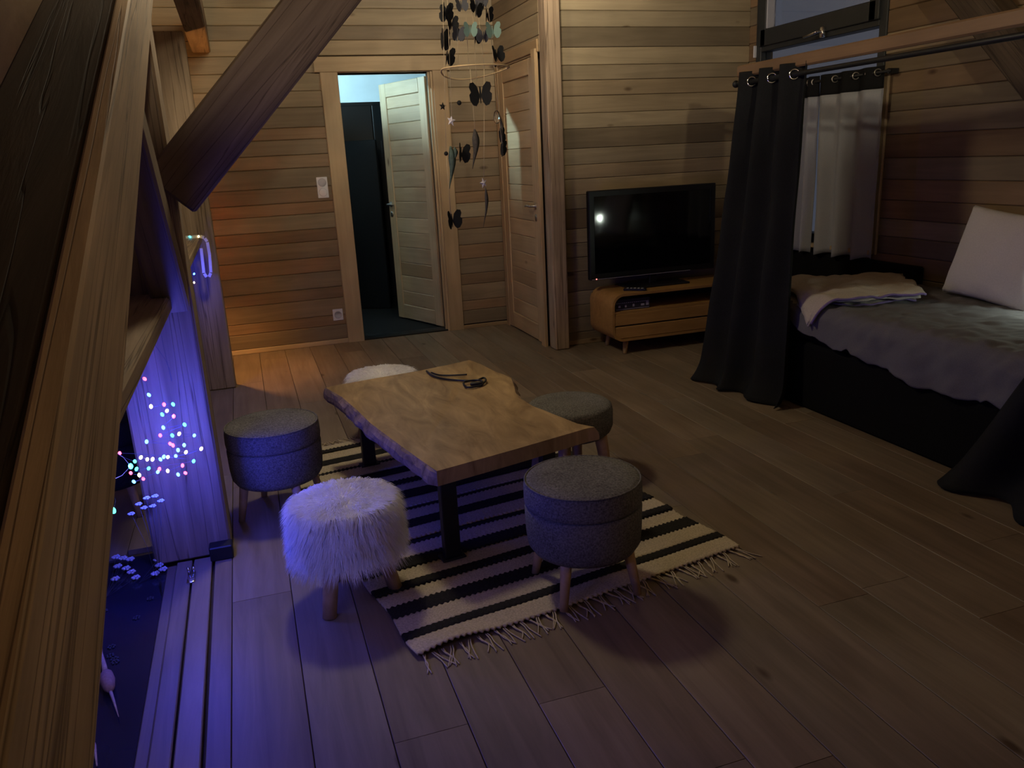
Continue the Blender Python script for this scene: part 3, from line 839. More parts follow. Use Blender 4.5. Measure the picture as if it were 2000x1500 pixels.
# ------------------------------------------------------------------ striped rug
rug = thing('rug', 'cream cotton rug with black stripes and fringe under the table', 'rug', (0.316, 2.010, 0.0), math.radians(9.2))
RW, RL = 1.235, 1.93
bands = []
v = 0.0
centers = []
c0 = 0.108; kk = 0
while c0 < RL - 0.05:
    centers.append((c0, 0.021 if kk % 2 == 0 else 0.036)); c0 += 0.1455; kk += 1
for (c, h) in centers:
    bands.append((v, c - h, 0)); bands.append((c - h, c + h, 1)); v = c + h
bands.append((v, RL, 0))
mb = MB()
NX = 280
for (a, b_, ci) in bands:
    mb.cur = ci
    m = max(2, int((b_ - a) / 0.012))
    def fn(u, w, a=a, b_=b_):
        x = u * RW; y = a + (b_ - a) * w
        x += 0.006 * math.sin(y * 17) * (u - 0.5) * 2
        yy = y + 0.006 * noise.noise(Vector((x * 3, y * 3, 0))) + 0.0034 * math.sin(x * 2 * math.pi / 0.0195)
        z = 0.0075 + 0.0012 * math.sin(y * 2 * math.pi / 0.024) + 0.0012 * math.sin(x * 2 * math.pi / 0.0195 + math.pi * round(y / 0.012)) + 0.0010 * noise.noise(Vector((x * 60, y * 60, 0)))
        # curled near-left corner and soft waves
        z += 0.018 * math.exp(-((x - 0.12) ** 2) / 0.012 - (y / 0.05) ** 2)
        return (x, yy, z)
    mb.grid(fn, NX, m)
rg = mb.build('weave', [M['rug_cream'], M['rug_black']], rug, True)
so = rg.modifiers.new('thick', 'SOLIDIFY'); so.thickness = 0.006; so.offset = -1
tas = []
for q in range(4):
    g = random.Random(q)
    m = MB()
    for s in (-1, 1):
        dx = g.uniform(-0.012, 0.012) + s * 0.005
        m.tube(smooth_path([(s * 0.003, 0.004, 0.006), (dx * 0.4, -0.02, 0.006), (dx + g.uniform(-0.01, 0.01), -0.045, 0.004), (dx * 1.6 + g.uniform(-0.012, 0.012), -0.078 - g.uniform(0, 0.02), 0.003)], 4), 0.0022, 5)
    tas.append(m.mesh('tassel', M['rug_cream'], True))
for i in range(42):
    place('tassel', tas[i % 4], rug, (0.02 + i * (RW - 0.04) / 41, 0.0, 0), (0, 0, rng.uniform(-0.4, 0.4)))
for i in range(42):
    place('tassel', tas[i % 4], rug, (0.02 + i * (RW - 0.04) / 41, RL, 0), (0, 0, math.pi + rng.uniform(-0.4, 0.4)))

# ------------------------------------------------------------------ tv and stand
sx0, sx1, sy0, sy1, sz0, sz1 = 2.345, 3.50, 4.95, 5.33, 0.10, 0.437
scx = (sx0 + sx1) / 2
st = thing('tv_stand', 'retro honey wood tv stand with rounded ends and splayed legs', 'tv stand', (scx, 5.14, 0))
def rr(x0, x1, z0, z1, r, n=8):
    p = []
    for (cx, cz, a0) in ((x1 - r, z0 + r, -90), (x1 - r, z1 - r, 0), (x0 + r, z1 - r, 90), (x0 + r, z0 + r, 180)):
        for i in range(n + 1):
            a = math.radians(a0 + 90 * i / n); p.append((cx + r * math.cos(a), cz + r * math.sin(a)))
    return p
W2 = (sx1 - sx0) / 2
o_ = rr(-W2, W2, sz0, sz1, 0.085); i_ = rr(-W2 + 0.018, W2 - 0.018, sz0 + 0.018, sz1 - 0.018, 0.068)
mb = MB(); n = len(o_)
y0, y1 = sy0 - 5.14, sy1 - 5.14
vs_ = [(p[0], y0, p[1]) for p in o_] + [(p[0], y0, p[1]) for p in i_] + [(p[0], y1, p[1]) for p in o_] + [(p[0], y1, p[1]) for p in i_]
fs = []
for i in range(n):
    j = (i + 1) % n
    fs += [(i, j, n + j, n + i), (2 * n + i, 3 * n + i, 3 * n + j, 2 * n + j), (i, 2 * n + i, 2 * n + j, j), (n + i, n + j, 3 * n + j, 3 * n + i)]
mb.add(vs_, fs)
autosmooth(mb.build('shell', M['veneer'], st))
MB().box(-W2 + 0.016, W2 - 0.016, y1 - 0.012, y1 - 0.004, sz0 + 0.03, sz1 - 0.03).build('back_panel', M['black_plastic'], st)
MB().box(-W2 + 0.017, W2 - 0.017, y0 + 0.006, y1 - 0.012, 0.298, 0.312).build('shelf', M['veneer'], st)
for (a, b_, nm) in ((0.214, 0.296, 'drawer'), (0.120, 0.204, 'drawer')):
    MB().cbox(-W2 + 0.022, W2 - 0.022, y0 + 0.003, y0 + 0.02, a, b_, 0.003).build(nm, M['veneer'], st)
for (x, y) in ((-W2 + 0.13, y0 + 0.06), (W2 - 0.13, y0 + 0.06), (-W2 + 0.13, y1 - 0.05), (W2 - 0.13, y1 - 0.05)):
    s = -1 if x < 0 else 1
    MB().tube([(x, y, sz0 + 0.002), (x + s * 0.02, y - (0.02 if y < 0 else -0.005), 0)], [0.022, 0.014], 14).build('leg', M['beech'], st, True)

tv = thing('television', 'black flat television with dim red standby light on the stand', 'television', (2.79, 5.19, sz1))
bz = MB().cbox(-0.505, 0.505, -0.010, 0.035, 0.075, 0.695, 0.006)
bz.build('frame', M['black_plastic'], tv)
MB().box(-0.465, 0.465, -0.0125, -0.010, 0.120, 0.655).build('screen', M['screen'], tv)
MB().cbox(-0.44, 0.44, 0.03, 0.07, 0.13, 0.60, 0.02).build('back_cover', M['black_plastic'], tv)
MB().cbox(-0.03, 0.03, 0.0, 0.03, 0.012, 0.10, 0.004).build('neck', M['black_plastic'], tv)
MB().cbox(-0.24, 0.24, -0.11, 0.11, 0.0, 0.014, 0.004).build('foot', M['black_plastic'], tv)
MB().box(-0.49, 0.30, -0.0115, -0.0095, 0.079, 0.082).build('chin_strip', M['grey_plastic'], tv)
MB().sphere((-0.457, -0.011, 0.0825), 0.004, 8, 6).build('standby_light', M['standby'], tv)
rc = MB().cbox(-0.022, 0.022, -0.08, 0.08, 0, 0.016, 0.004).build('remote_control', M['black_plastic'], None, False, (2.56, 5.03, sz1 + 0.0005), (0, 0, 0.9))
tag(rc, 'slim black remote control lying on the tv stand', 'remote control')
kp = MB()
for i in range(5): kp.cbox(-0.014, 0.014, -0.06 + i * 0.026, -0.044 + i * 0.026, 0.016, 0.018, 0.0008)
kp.build('keypad', M['grey_plastic'], rc)
bx = thing('boxed_game', 'flat dark box printed with pale dotted rows in tv stand', 'box', (2.52, 5.06, 0.3122))
MB().cbox(-0.135, 0.135, -0.07, 0.10, 0, 0.078, 0.003).build('box', M['print_dark'], bx)
pr = MB()
for i in range(17): pr.box(-0.125 + i * 0.015, -0.117 + i * 0.015, -0.0712, -0.070, 0.050, 0.055)
pr.box(-0.128, 0.128, -0.0711, -0.070, 0.007, 0.010)
for i, (x, w, h) in enumerate(((-0.11, 0.016, 0.014), (-0.06, 0.012, 0.016), (0.0, 0.014, 0.018), (0.065, 0.026, 0.014), (0.105, 0.02, 0.03))):
    pr.box(x, x + w, -0.0711, -0.070, 0.022, 0.022 + h)
pr.build('print', M['print_light'], bx)

# ------------------------------------------------------------------ bed
bed = thing('bed', 'single bed with black fabric base against the right wall', 'bed', (3.215, 3.08, 0))
MB().cbox(-0.465, 0.435, -1.08, 0.985, 0.0, 0.36, 0.015).build('base', M['bed_base'], bed)
MB().cbox(-0.460, 0.435, -1.08, 0.985, 0.361, 0.525, 0.03).build('mattress', M['bed_base'], bed)

def fold(p, s=1.0):
    return 0.020 * s * noise.noise(Vector((p[0] * 5, p[1] * 9, 1.3))) + 0.013 * s * noise.noise(Vector((p[0] * 14 + p[1] * 6, p[1] * 16, 4.0)))
def edge_z(y):
    t = (y - 2.1) / (3.45 - 2.1)
    return 0.33 + 0.11 * max(0, t) ** 3 + 0.012 * math.sin(y * 9.0) + 0.008 * math.sin(y * 23)
def duvet_fn(u, w):
    y = 2.02 + (3.62 - 2.02) * w + 0.02 * math.sin(u * 7)
    s = u * 1.22
    flat = 0.893
    if s < flat:
        x = 3.650 - s; z = 0.556
        if s > flat - 0.05: z -= 0.012 * ((s - flat + 0.05) / 0.05) ** 2
    else:
        q = (s - flat) / (1.22 - flat)
        zt = 0.544; zb = edge_z(y)
        x = 3.650 - flat - 0.022 * math.sin(min(1, q * 3) * math.pi / 2) - 0.012 * math.sin(y * 21 + 0.8 * math.sin(y * 5)) * q - 0.012 * q
        z = zt + (zb - zt) * q
    f = fold((x * 1.0 + z, y))
    rip = 0.006 * math.sin((y * 1.3 + s * 0.9) * 26 + 2 * math.sin(s * 6)) * max(0, min(1, (s - 0.5) * 2.5))
    return (x - (f * 0.5 if s > flat else 0), y, z + abs(f) * 0.9 + (abs(rip) if s < flat else 0))
dv = MB().grid(duvet_fn, 90, 110).build('duvet', M['duvet'], None, True)
dv.modifiers.new('thick', 'SOLIDIFY').thickness = 0.006
tag(dv, 'crumpled grey duvet hanging over the black side of the bed', 'duvet')

def blanket_fn(layer):
    def fn(u, w):
        # quad corners on the bed: far-left, far-right, near-right, near-left (overhanging the front edge)
        A, B, C, D = Vector((2.90, 4.03)), Vector((3.63, 3.72)), Vector((3.24, 3.21)), Vector((2.70, 3.36))
        p = (A * (1 - u) + B * u) * (1 - w) + (D * (1 - u) + C * u) * w
        p.y += 0.02 * math.sin(u * 9 + layer) * w - 0.025 * layer * w
        p.x += 0.012 * math.sin(w * 8 + layer * 2)
        z = 0.582 + 0.018 * layer
        z += 0.02 * noise.noise(Vector((p.x * 6, p.y * 6, layer * 3.0))) + 0.010 * noise.noise(Vector((p.x * 17, p.y * 17, layer)))
        d = max(0, 2.80 - p.x)
        z -= d * d * 9.0 + d * 0.25
        z += 0.02 * math.sin(u * math.pi) * math.sin(w * math.pi)
        return (p.x, p.y, z)
    return fn
bl = thing('blanket', 'folded cream blanket with violet hem at the far bed end', 'blanket', (0, 0, 0))
for ly in range(3):
    q = MB().grid(blanket_fn(ly), 50, 40).build('blanket_layer', M['blanket'], bl, True)
    q.modifiers.new('thick', 'SOLIDIFY').thickness = 0.011
    f_ = blanket_fn(ly)
    MB().tube([(*f_(i / 40, 1.0)[:2], f_(i / 40, 1.0)[2] - 0.004) for i in range(41)], 0.0062, 6).build('hem', M['hem'] if ly != 1 else M['blanket'], q, True)

def pillow_mesh(w, h, t):
    mb = MB()
    def shell(sgn):
        def fn(u, v_):
            a, b_ = u * 2 - 1, v_ * 2 - 1
            e = (max(0, 1 - abs(a) ** 2.6) ** 0.55) * (max(0, 1 - abs(b_) ** 2.6) ** 0.55)
            pin = 1 - 0.05 * (1 - abs(a) ** 2) * abs(b_) ** 3
            pin2 = 1 - 0.05 * (1 - abs(b_) ** 2) * abs(a) ** 3
            x = a * w / 2 * pin2; z = b_ * h / 2 * pin
            y = sgn * (t / 2 * e + 0.008 * e * noise.noise(Vector((x * 12, z * 12, sgn))) + 0.006)
            return (x, y, z)
        return fn
    mb.grid(shell(-1), 40, 40); mb.grid(shell(1), 40, 40)
    me = mb.mesh('pillow', M['pillow'], True)
    b = bmesh.new(); b.from_mesh(me); bmesh.ops.remove_doubles(b, verts=b.verts, dist=0.0135)
    bmesh.ops.recalc_face_normals(b, faces=b.faces); b.to_mesh(me); b.free()
    return me
pl = place('pillow', pillow_mesh(0.54, 0.46, 0.15), None, (3.545, 3.00, 0.785))
pl.rotation_euler = (Matrix.Rotation(math.radians(-90), 3, 'Z') @ Matrix.Rotation(math.radians(-15), 3, 'X') @ Matrix.Rotation(math.radians(5), 3, 'Y')).to_euler()
tag(pl, 'plump white pillow leaning against the boarded wall on the bed', 'pillow')

bp_ = MB().cbox(3.655, 3.705, 3.62, 5.05, 0.0, 0.66, 0.012).build('backrest_panel', M['bed_base'])
tag(bp_, 'black padded panel along the wall under the window curtains', 'panel')
# ------------------------------------------------------------------ bed canopy rail, rod, curtains
cr = beam('canopy_rail', (2.735, 4.095, 1.779), (2.735, 0.84, 1.779), 0.034, 0.062, M['pine_trim'], up=(0, 0, 1), color=(0.52, 0.41, 0.35))
tag(cr, 'reddish wooden canopy rail running above the bed curtains', 'rail')
cp = beam('canopy_post', (2.772, 4.096, 0), (2.772, 4.096, 1.81), 0.040, 0.040, M['pine_trim'], up=(0, 1, 0), color=(0.72, 0.55, 0.45))
tag(cp, 'slim wooden canopy post hidden by the gathered dark curtain', 'post')
cp2 = beam('canopy_post', (2.772, 0.87, 0), (2.772, 0.87, 1.81), 0.040, 0.040, M['pine_trim'], up=(0, 1, 0), color=(0.72, 0.55, 0.45))
tag(cp2, 'slim wooden canopy post at the near end of the bed rail', 'post')
rod = MB().tube([(2.715, 4.08, 1.715), (2.715, 0.90, 1.715)], 0.0125, 14).build('curtain_rod', M['black_steel'], None, True)
tag(rod, 'black metal curtain rod under the reddish canopy rail', 'curtain rod')
fin = MB().sphere((2.715, 4.09, 1.715), 0.02, 12, 8).build('finial', M['black_steel'], rod, True)

def dark_curtain(name, label, y_far, y_near, ybf, ybn, nf, bulge, lean):
    t = thing(name, label, 'curtain', (2.715, (y_far + y_near) / 2, 0))
    oy = (y_far + y_near) / 2
    def fn(u, w):
        z = 1.765 * (1 - w) + 0.004
        yt = y_far + (y_near - y_far) * u
        yb = ybf + (ybn - ybf) * u
        k_ = w ** 1.35
        y = yt + (yb - yt) * k_
        amp = 0.034 + 0.05 * k_ * bulge
        ph = u * nf * 2 * math.pi
        x = -amp * math.sin(ph + 0.5 * math.sin(w * 2.4)) - lean * k_
        x -= 0.035 * k_ * math.sin(u * 5 + 0.6)
        y += 0.02 * k_ * math.cos(ph * 0.5 + 1.0) + 0.006 * noise.noise(Vector((u * 6, w * 7, 0.5)))
        x += 0.010 * noise.noise(Vector((u * 9, w * 5, 2.5)))
        if z < 0.14:   # cloth resting and rolling on the boards
            q = (0.14 - z) / 0.14
            x -= 0.05 * q * q; y += 0.012 * q * math.sin(u * 13)
        z = max(z, 0.004 + 0.010 * abs(math.sin(u * 11)) * w)
        return (x, y - oy, z)
    f = MB().grid(fn, 110, 70).build('fabric', M['curtain'], t, True)
    f.modifiers.new('thick', 'SOLIDIFY').thickness = 0.004
    for i in range(nf * 2):
        u = (i + 0.5) / (nf * 2) if nf else 0.5
        u = (i * 0.5) / nf + 0.02
        p = fn(u, 0.028)
        m = MB()
        ring = [(0.023 * math.cos(a * math.pi / 10), 0.0, 0.023 * math.sin(a * math.pi / 10)) for a in range(21)]
        m.tube(ring, 0.0042, 8)
        m.build('eyelet', M['chrome'], t, True, (0.0, p[1], 1.715), (0, 0, math.radians(-35 if i % 2 else 30)))
    return t
dark_curtain('bed_curtain', 'charcoal eyelet curtain gathered beside the tv stand, pooling on floor', 4.045, 3.50, 4.20, 3.45, 3, 0.10, 0.10)
dark_curtain('bed_curtain', 'charcoal eyelet curtain spreading over the floor at the bed front', 1.62, 0.95, 2.36, 1.0, 4, 0.5, 0.03)

# ------------------------------------------------------------------ window and its short curtains
w1 = struct(bpy.data.objects.new('window_1', None)); col.objects.link(w1)
def wbox(name, y0, y1, z0, z1, x0, x1, mat=None, parent=None):
    return MB().cbox(x0, x1, y0, y1, z0, z1, 0.004).build(name, mat or M['anthracite'], parent or w1)
X0 = XR - 0.012
wbox('frame_jamb', WY0, WY0 + 0.06, WZ0, WZ1, X0, XR + 0.09); wbox('frame_jamb', WY1 - 0.06, WY1, WZ0, WZ1, X0, XR + 0.09)
wbox('frame_sill', WY0, WY1, WZ0, WZ0 + 0.06, X0, XR + 0.09); wbox('frame_head', WY0, WY1, WZ1 - 0.06, WZ1, X0, XR + 0.09)
wbox('transom', WY0 + 0.06, WY1 - 0.06, 2.02, 2.07, X0, XR + 0.09)
wbox('sash_rail', WY0 + 0.075, WY1 - 0.075, 2.055, 2.165, X0 - 0.02, XR + 0.06)
wbox('sash_rail', WY0 + 0.075, WY1 - 0.075, WZ1 - 0.13, WZ1 - 0.05, X0 - 0.02, XR + 0.06)
wbox('sash_stile', WY0 + 0.05, WY0 + 0.13, 2.055, WZ1 - 0.05, X0 - 0.02, XR + 0.06); wbox('sash_stile', WY1 - 0.13, WY1 - 0.05, 2.055, WZ1 - 0.05, X0 - 0.02, XR + 0.06)
wbox('glazing_bead', WY1 - 0.145, WY1 - 0.13, 2.165, WZ1 - 0.13, X0 - 0.016, XR + 0.05, M['grey_plastic'])
MB().box(XR + 0.03, XR + 0.042, WY0 + 0.06, WY1 - 0.06, 2.12, WZ1 - 0.06).build('pane', M['pane'], w1)
MB().box(XR + 0.03, XR + 0.042, WY0 + 0.06, WY1 - 0.06, WZ0 + 0.06, 2.03).build('pane', M['pane'], w1)
hl = MB()
hl.cbox(X0 - 0.045, X0 - 0.02, 4.560, 4.590, 2.02, 2.085, 0.004)
hl.tube([(X0 - 0.045, 4.575, 2.055), (X0 - 0.075, 4.575, 2.055), (X0 - 0.078, 4.60, 2.05), (X0 - 0.078, 4.70, 2.04)], [0.008, 0.008, 0.009, 0.007], 8)
hl.build('handle', M['chrome'], w1, True)
MB().cbox(X0 - 0.02, X0 + 0.01, 5.322, 5.334, 1.99, 2.07, 0.002).build('hinge', M['white_plastic'], w1)
wbox('window_sill', WY0 - 0.03, WY1 + 0.03, WZ0 - 0.03, WZ0, XR - 0.05, XR + 0.09, M['pine_trim'])
wbox('side_trim', WY0 - 0.05, WY0 - 0.002, WZ0 - 0.03, 1.76, XR - 0.016, XR + 0.002, M['pine_trim'])

rod2 = MB().tube([(3.635, 3.93, 1.755), (3.635, 5.40, 1.755)], 0.009, 12).build('window_rod', M['black_steel'], None, True)
tag(rod2, 'thin black rod carrying the short white window curtains', 'curtain rod')
MB().cbox(3.63, 3.708, 3.945, 3.96, 1.74, 1.77, 0.003).build('bracket', M['black_steel'], rod2)
MB().cbox(3.63, 3.708, 5.375, 5.39, 1.74, 1.77, 0.003).build('bracket', M['black_steel'], rod2)
def white_curtain(label, y0, y1, zb, nf, ph0):
    t = thing('window_curtain', label, 'curtain', (3.635, (y0 + y1) / 2, zb))
    oy = (y0 + y1) / 2
    def fold_x(u, w):
        return 0.030 * math.sin(u * nf * 2 * math.pi + ph0 + 0.3 * w) * (0.75 + 0.35 * w) + 0.006 * noise.noise(Vector((u * 8, w * 3, ph0)))
    zt = 1.665
    def body(u, w):
        y = y0 + (y1 - y0) * u + 0.03 * w * (0.5 - u)
        return (fold_x(u, w), y - oy, (zt - zb) * (1 - w) + 0.010 * math.sin(u * nf * 6.28) * w)
    def head(u, w):
        y = y0 + (y1 - y0) * u
        return (fold_x(u, 0) * (1 - 0.3 * w), y - oy, zt - zb + 0.125 * w)
    f = MB().grid(body, 80, 30).build('fabric', M['white_fab'], t, True)
    f.modifiers.new('thick', 'SOLIDIFY').thickness = 0.003
    h = MB().grid(head, 80, 6).build('header_band', M['black_fab'], t, True)
    h.modifiers.new('thick', 'SOLIDIFY').thickness = 0.003
    for i in range(nf * 2):
        yy = y0 + (y1 - y0) * (i + 0.5) / (nf * 2) - oy
        ring = [(0.019 * math.cos(a * math.pi / 10), 0.0, 0.019 * math.sin(a * math.pi / 10)) for a in range(21)]
        MB().tube(ring, 0.0035, 8).build('eyelet', M['steel'], h, True, (0, yy, 1.755 - zb), (0, 0, math.radians(25 if i % 2 else -25)))
white_curtain('short white curtain with black header band, wide folds beside the bed', 3.985, 4.53, 0.665, 3, 0.4)
white_curtain('narrow gathered white curtain beside the charcoal curtain at the window', 4.555, 4.80, 0.655, 2, 1.9)

# ------------------------------------------------------------------ wall fittings
sw = thing('light_switch', 'white double switch plate with two round rockers beside the doorway', 'switch', (0.622, Y_BACK, 1.229))
MB().cbox(-0.041, 0.041, -0.010, 0.0, -0.078, 0.078, 0.003).build('plate', M['white_plastic'], sw)
for z, mt in ((0.038, 'grey_plastic'), (-0.036, 'white_plastic')):
    m = MB().lathe([(0.031, 0), (0.031, 0.004), (0.028, 0.006), (0.01, 0.0065)], 28)
    for i in range(len(m.v)):
        p = m.v[i]; m.v[i] = (p[0], -0.010 - p[2], p[1] + z)
    m.build('rocker', M[mt], sw, True)
sk = thing('wall_socket', 'square white wall socket low beside the doorway', 'socket', (0.632, Y_BACK, 0.234))
MB().cbox(-0.040, 0.040, -0.009, 0, -0.046, 0.046, 0.003).build('plate', M['white_plastic'], sk)
m = MB().lathe([(0.030, 0.0), (0.030, 0.003), (0.026, 0.003), (0.024, -0.004), (0.004, -0.004)], 28)
for i in range(len(m.v)):
    p = m.v[i]; m.v[i] = (p[0], -0.0092 - p[2], p[1])
m.build('recess', M['grey_plastic'], sk, True)
MB().tube([(0, -0.006, 0.014), (0, -0.018, 0.014)], 0.003, 8).build('pin', M['steel'], sk)

# ------------------------------------------------------------------ butterfly mobile
mo = thing('hanging_mobile', 'hanging mobile of paper butterflies, stars and feathers on a hoop', 'mobile', (1.32, 4.5, 1.0))
def L(x, z, dy=0.0): return (x - 1.32, dy, z - 1.0)
hoop = MB().tube([(0.187 * math.cos(a * math.pi / 24) + 0.005, 0.187 * math.sin(a * math.pi / 24), 0.862 - 0.022 * max(0.0, math.sin(a * math.pi / 24)) * (1 + 0.8 * math.cos(a * math.pi / 24 - 2.2))) for a in range(49)], 0.0045, 8)
hoop.build('hoop', M['rattan'], mo, True)
def butterfly_mesh(s, mat):
    mb = MB()
    up = [(0.004, 0.002), (0.012, 0.030), (0.028, 0.047), (0.043, 0.044), (0.047, 0.030), (0.040, 0.012), (0.048, 0.004), (0.046, -0.016), (0.034, -0.034), (0.020, -0.038), (0.010, -0.026), (0.004, -0.010)]
    for sg in (-1, 1):
        pts = [(sg * x * s, y * s) for x, y in up]
        c = 0.5
        vs_ = [(x * math.cos(c), -abs(x) * math.sin(c) - 0.0008, y) for x, y in pts] + [(x * math.cos(c), -abs(x) * math.sin(c) + 0.0008, y) for x, y in pts]
        n_ = len(pts)
        mb.add(vs_, [tuple(range(n_)), tuple(range(2 * n_ - 1, n_ - 1, -1))] + [(i, (i + 1) % n_, n_ + (i + 1) % n_, n_ + i) for i in range(n_)])
    mb.tube([(0, 0, -0.03 * s), (0, 0, 0.0), (0, 0, 0.03 * s)], [0.0012 * s, 0.004 * s, 0.0025 * s], 6)
    return mb.mesh('butterfly', mat)
BM = {c: butterfly_mesh(1.0, M[c]) for c in ('paper_black', 'paper_grey', 'paper_teal')}
for (x, z, c, s, rz) in ((1.167, 2.138, 'paper_black', 0.95, 1.0), (1.194, 2.138, 'paper_black', 0.9, -0.9), (1.199, 2.085, 'paper_black', 0.75, 0.7), (1.158, 2.012, 'paper_black', 1.1, 1.25),
                         (1.169, 1.922, 'paper_black', 0.95, 1.1), (1.227, 2.032, 'paper_grey', 0.75, 0.4), (1.259, 2.032, 'paper_grey', 0.75, -0.5), (1.293, 2.048, 'paper_teal', 0.75, 0.1),
                         (1.347, 2.024, 'paper_black', 0.7, 1.0), (1.379, 2.023, 'paper_grey', 0.75, -0.3), (1.425, 2.044, 'paper_teal', 0.85, 0.2), (1.419, 2.139, 'paper_black', 0.8, 1.0),
                         (1.434, 1.923, 'paper_black', 0.85, 0.7), (1.331, 2.146, 'paper_black', 0.75, 1.2), (1.352, 2.179, 'paper_black', 0.8, 0.3), (1.262, 2.175, 'paper_grey', 0.7, 0.3), (1.385, 2.20, 'paper_grey', 0.8, -0.4),
                         (1.332, 1.721, 'paper_black', 1.25, 0.05), (1.22, 1.415, 'paper_black', 1.05, 0.95), (1.131, 1.056, 'paper_black', 1.05, 0.75), (1.459, 1.50, 'paper_black', 0.9, 1.35), (1.45, 1.43, 'paper_black', 0.85, 1.3)):
    o = place('butterfly', BM[c], mo, L(x, z, rng.uniform(-0.06, 0.06)), (rng.uniform(-0.2, 0.2), rng.uniform(-0.15, 0.15), rz - 0.3))
    s *= 1.18
    o.scale = (s, s, s)
def star_mesh(r, mat):
    p = []
    for i in range(10):
        a = math.pi / 2 + i * math.pi / 5; q = r if i % 2 == 0 else r * 0.45
        p.append((q * math.cos(a), q * math.sin(a)))
    mb = MB()
    vs_ = [(x, 0, z) for x, z in p] + [(0, -r * 0.22, 0), (0, r * 0.22, 0)]
    mb.add(vs_, [(i, (i + 1) % 10, 10) for i in range(10)] + [((i + 1) % 10, i, 11) for i in range(10)])
    return mb.mesh('star', mat)
SW, SB = star_mesh(0.031, M['star_white']), star_mesh(0.024, M['paper_black'])
place('star', SW, mo, L(1.17, 1.595), (0, 0.2, 0.4)); place('star', SW, mo, L(1.335, 1.251), (0, -0.25, 0.5)); place('star', SB, mo, L(1.127, 1.671), (0, 0.1, 0.3))
MB().sphere((0, 0, 0), 0.013, 10, 8).build('bead', M['paper_black'], mo, True, L(1.222, 1.687)); MB().sphere((0, 0, 0), 0.012, 10, 8).build('bead', M['paper_black'], mo, True, L(1.128, 1.422))
def feather(x0, z0, x1, z1, w, mat):
    n_ = 14; mb = MB(); vs_ = []
    for i in range(n_ + 1):
        t = i / n_
        x = x0 + (x1 - x0) * t + 0.010 * math.sin(t * 4); z = z0 + (z1 - z0) * t
        wd_ = w * (math.sin(min(1, t * 2.2 + 0.08) * math.pi * 0.5) * (1 - max(0, (t - 0.25) / 0.75)) ** 1.4 + 0.08)
        for (s_, d) in ((-1, 0), (0, -0.35), (1, 0), (0, 0.15)):
            vs_.append((x - 1.32 + s_ * wd_, d * wd_, z - 1.0))
    fs = [(0, 1, 2, 3)]
    for i in range(n_):
        for k_ in range(4):
            k2 = (k_ + 1) % 4
            fs.append((i * 4 + k_, i * 4 + k2, i * 4 + 4 + k2, i * 4 + 4 + k_))
    mb.add(vs_, fs)
    mb.build('feather', M[mat], mo, True)
feather(1.301, 1.545, 1.283, 1.332, 0.024, 'feather'); feather(1.156, 1.460, 1.141, 1.230, 0.024, 'feather_teal'); feather(1.345, 1.225, 1.326, 1.0, 0.012, 'feather'); feather(1.178, 1.455, 1.165, 1.36, 0.014, 'feather_teal')
feather(1.452, 1.62, 1.455, 1.40, 0.010, 'feather')
MB().sphere((0, 0, 0), 0.022, 12, 8, (0.9, 0.9, 1.7)).build('glass_drop', M['clear'], mo, True, L(1.435, 1.605))
strs = [((1.20, 3.22), (1.168, 2.206), (1.127, 1.40)), ((1.215, 3.22), (1.193, 2.206), (1.173, 1.592)), ((1.265, 3.22), (1.247, 2.206), (1.229, 1.862)), ((1.30, 3.22), (1.290, 2.206), (1.289, 1.86)),
        ((1.335, 3.22), (1.329, 2.206), (1.330, 1.734)), ((1.350, 3.22), (1.358, 2.206), (1.376, 1.86)), ((1.39, 3.22), (1.416, 2.207), (1.461, 1.40)), ((1.296, 1.86), (1.300, 1.70), (1.302, 1.540)), ((1.376, 1.86), (1.36, 1.6), (1.336, 1.22)), ((1.127, 1.42), (1.129, 1.3), (1.131, 1.06))]
for s_ in strs:
    MB().tube([L(*p) for p in s_], 0.0016, 5).build('string', M['string'], mo, True)
MB().lathe([(0.03, 0), (0.115, 0.0), (0.115, 0.008), (0.03, 0.008)], 24).build('hanging_disc', M['rattan'], mo, False, L(1.295, 3.212))

